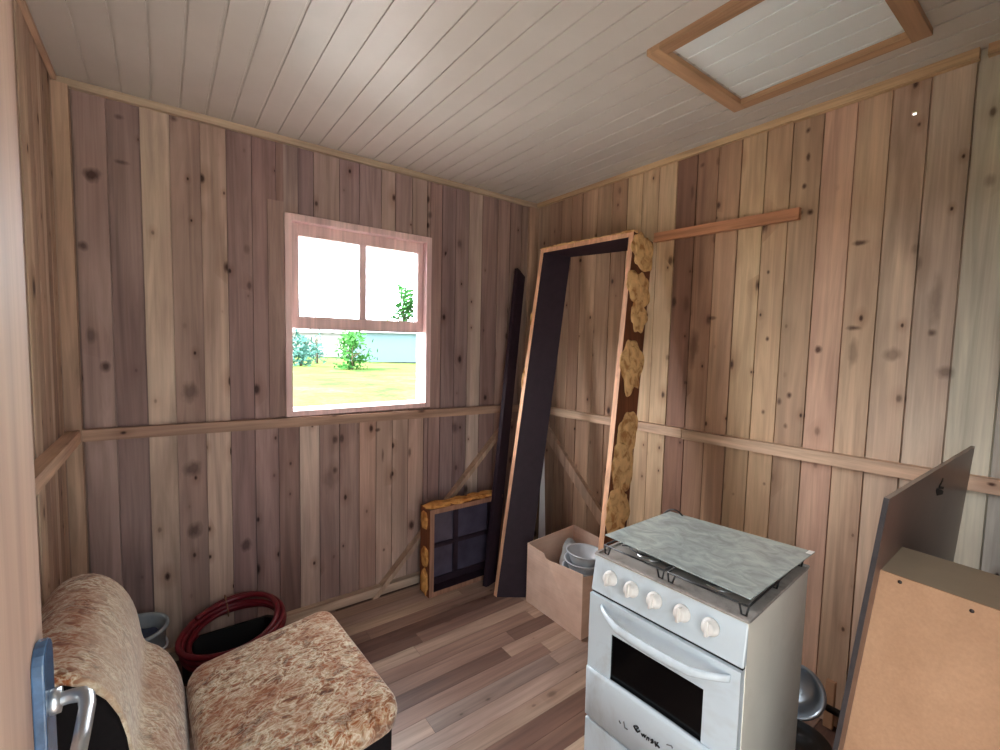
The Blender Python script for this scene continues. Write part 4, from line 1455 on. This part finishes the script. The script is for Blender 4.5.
p = ground_at(403, 58.0); leafy('tree', p[0], p[1], 8.8, 2.5, M['leaf'], 900, 3, 'slender green tree outside, seen through the upper right window pane', 'tree', 1.6)
p = ground_at(352, 34.0); leafy('shrub', p[0], p[1], 2.5, 1.5, M['leaf'], 500, 5, 'round bright green bush outside in the middle of the open window', 'bush')
p = ground_at(301, 38.0); leafy('shrub', p[0], p[1], 2.6, 1.5, M['leaf2'], 400, 8, 'bluish green bush outside by the left edge of the open window', 'bush')
p = ground_at(317, 42.0); leafy('shrub', p[0], p[1], 3.0, 0.9, M['leaf2'], 300, 9, 'narrow bluish green bush outside in front of the white house', 'bush', 1.5)


def house(px, dist, w, d, h, mat, label, rz):
    p = ground_at(px, dist)
    root = thing('house', label, 'house', (p[0], p[1], GZ), rz)
    mb = MB(); mb.box((-w / 2, -d / 2, 0), (w / 2, d / 2, h)); mb.build('wall', mat, root)
    mb = MB()
    mb.prism([(-w / 2 - 0.3, -d / 2 - 0.3, h), (-w / 2 - 0.3, d / 2 + 0.3, h), (-w / 2 - 0.3, 0, h + 1.0)], (w + 0.6, 0, 0)); mb.build('roof', M['roof'], root)
    return root


house(332, 62, 9, 6, 2.9, M['house_white'], 'distant white house with a low grey roof beyond the grass', -0.5)
house(392, 50, 8, 6, 2.9, M['house_blue'], 'distant pale blue house behind the grass at the right of the open window', -0.45)
# hills far away
mb = MB()
fs = []
prev = None
for i in range(61):
    a = math.radians(-30 + 140 * i / 60)
    d = 125
    x, y = CAM[0] + d * math.cos(a), CAM[1] + d * math.sin(a)
    h = 5.5 + 4.0 * noise.noise(Vector((i * 0.16, 1.3, 0))) + 1.4 * noise.noise(Vector((i * 0.5, 4, 0)))
    x2, y2 = CAM[0] + (d + 60) * math.cos(a), CAM[1] + (d + 60) * math.sin(a)
    cur = [mb.bm.verts.new(v) for v in ((x, y, GZ - 2), (x + (x2 - x) * 0.4, y + (y2 - y) * 0.4, h * 0.7), (x2, y2, h))]
    if prev:
        for k in range(2):
            fs.append(mb.bm.faces.new((prev[k], cur[k], cur[k + 1], prev[k + 1])))
    prev = cur
mb._fin(fs, 0, True)
struct(mb.build('hills', M['hill']))

# ------------------------------------------------------------------ light: overcast sky through window and doorway
SKY_LOW, SKY_HIGH = 1.5, 14.0
w = bpy.data.worlds.new('overcast_sky')
bpy.context.scene.world = w
w.use_nodes = True
nt = w.node_tree
nt.nodes.clear()
out = nt.nodes.new('ShaderNodeOutputWorld'); bg = nt.nodes.new('ShaderNodeBackground')
# thin cloud: bluish white all round, much brighter where the veiled sun stands (beyond the window wall)
tc = nt.nodes.new('ShaderNodeTexCoord'); dp = nt.nodes.new('ShaderNodeVectorMath'); dp.operation = 'DOT_PRODUCT'
SUN = Vector((-0.55, 0.75, 0.36)).normalized()
dp.inputs[1].default_value = SUN
nt.links.new(tc.outputs['Generated'], dp.inputs[0])
mr = nt.nodes.new('ShaderNodeMapRange'); mr.interpolation_type = 'SMOOTHSTEP'
for k_s, v_s in zip(('From Min', 'From Max', 'To Min', 'To Max'), (0.05, 0.95, SKY_LOW, SKY_HIGH)):
    mr.inputs[k_s].default_value = v_s
nt.links.new(dp.outputs['Value'], mr.inputs['Value'])
rp = nt.nodes.new('ShaderNodeValToRGB')
rp.color_ramp.elements[0].position = 0.3; rp.color_ramp.elements[0].color = (0.84, 0.93, 1.0, 1)
rp.color_ramp.elements[1].position = 0.9; rp.color_ramp.elements[1].color = (0.98, 0.98, 1.0, 1)
nt.links.new(dp.outputs['Value'], rp.inputs[0])
nt.links.new(rp.outputs[0], bg.inputs[0]); nt.links.new(mr.outputs[0], bg.inputs[1])
nt.links.new(bg.outputs[0], out.inputs[0])


def portal(name, loc, rot, sx, sy):
    ld = bpy.data.lights.new(name, 'AREA'); ld.shape = 'RECTANGLE'; ld.size = sx; ld.size_y = sy
    ld.cycles.is_portal = True
    o = bpy.data.objects.new(name, ld); C.objects.link(o); o.location = loc; o.rotation_euler = rot
    return o


portal('window_portal', ((WX0 + WX1) / 2, 0.14, (WZ0 + WZ1) / 2), (-PI / 2, 0, 0), WX1 - WX0, WZ1 - WZ0)
portal('doorway_portal', ((DX0 + DX1) / 2, REAR - 0.03, DZ / 2), (PI / 2, 0, 0), DX1 - DX0, DZ)

sc = bpy.context.scene
sc.view_settings.view_transform = 'Standard'
sc.view_settings.look = 'None'
sc.view_settings.gamma = 1.0
sc.view_settings.use_curve_mapping = False
sc.view_settings.exposure = 1.55
sc.cycles.use_denoising = True
sc.cycles.max_bounces = 10
sc.cycles.diffuse_bounces = 6
sc.cycles.transparent_max_bounces = 12
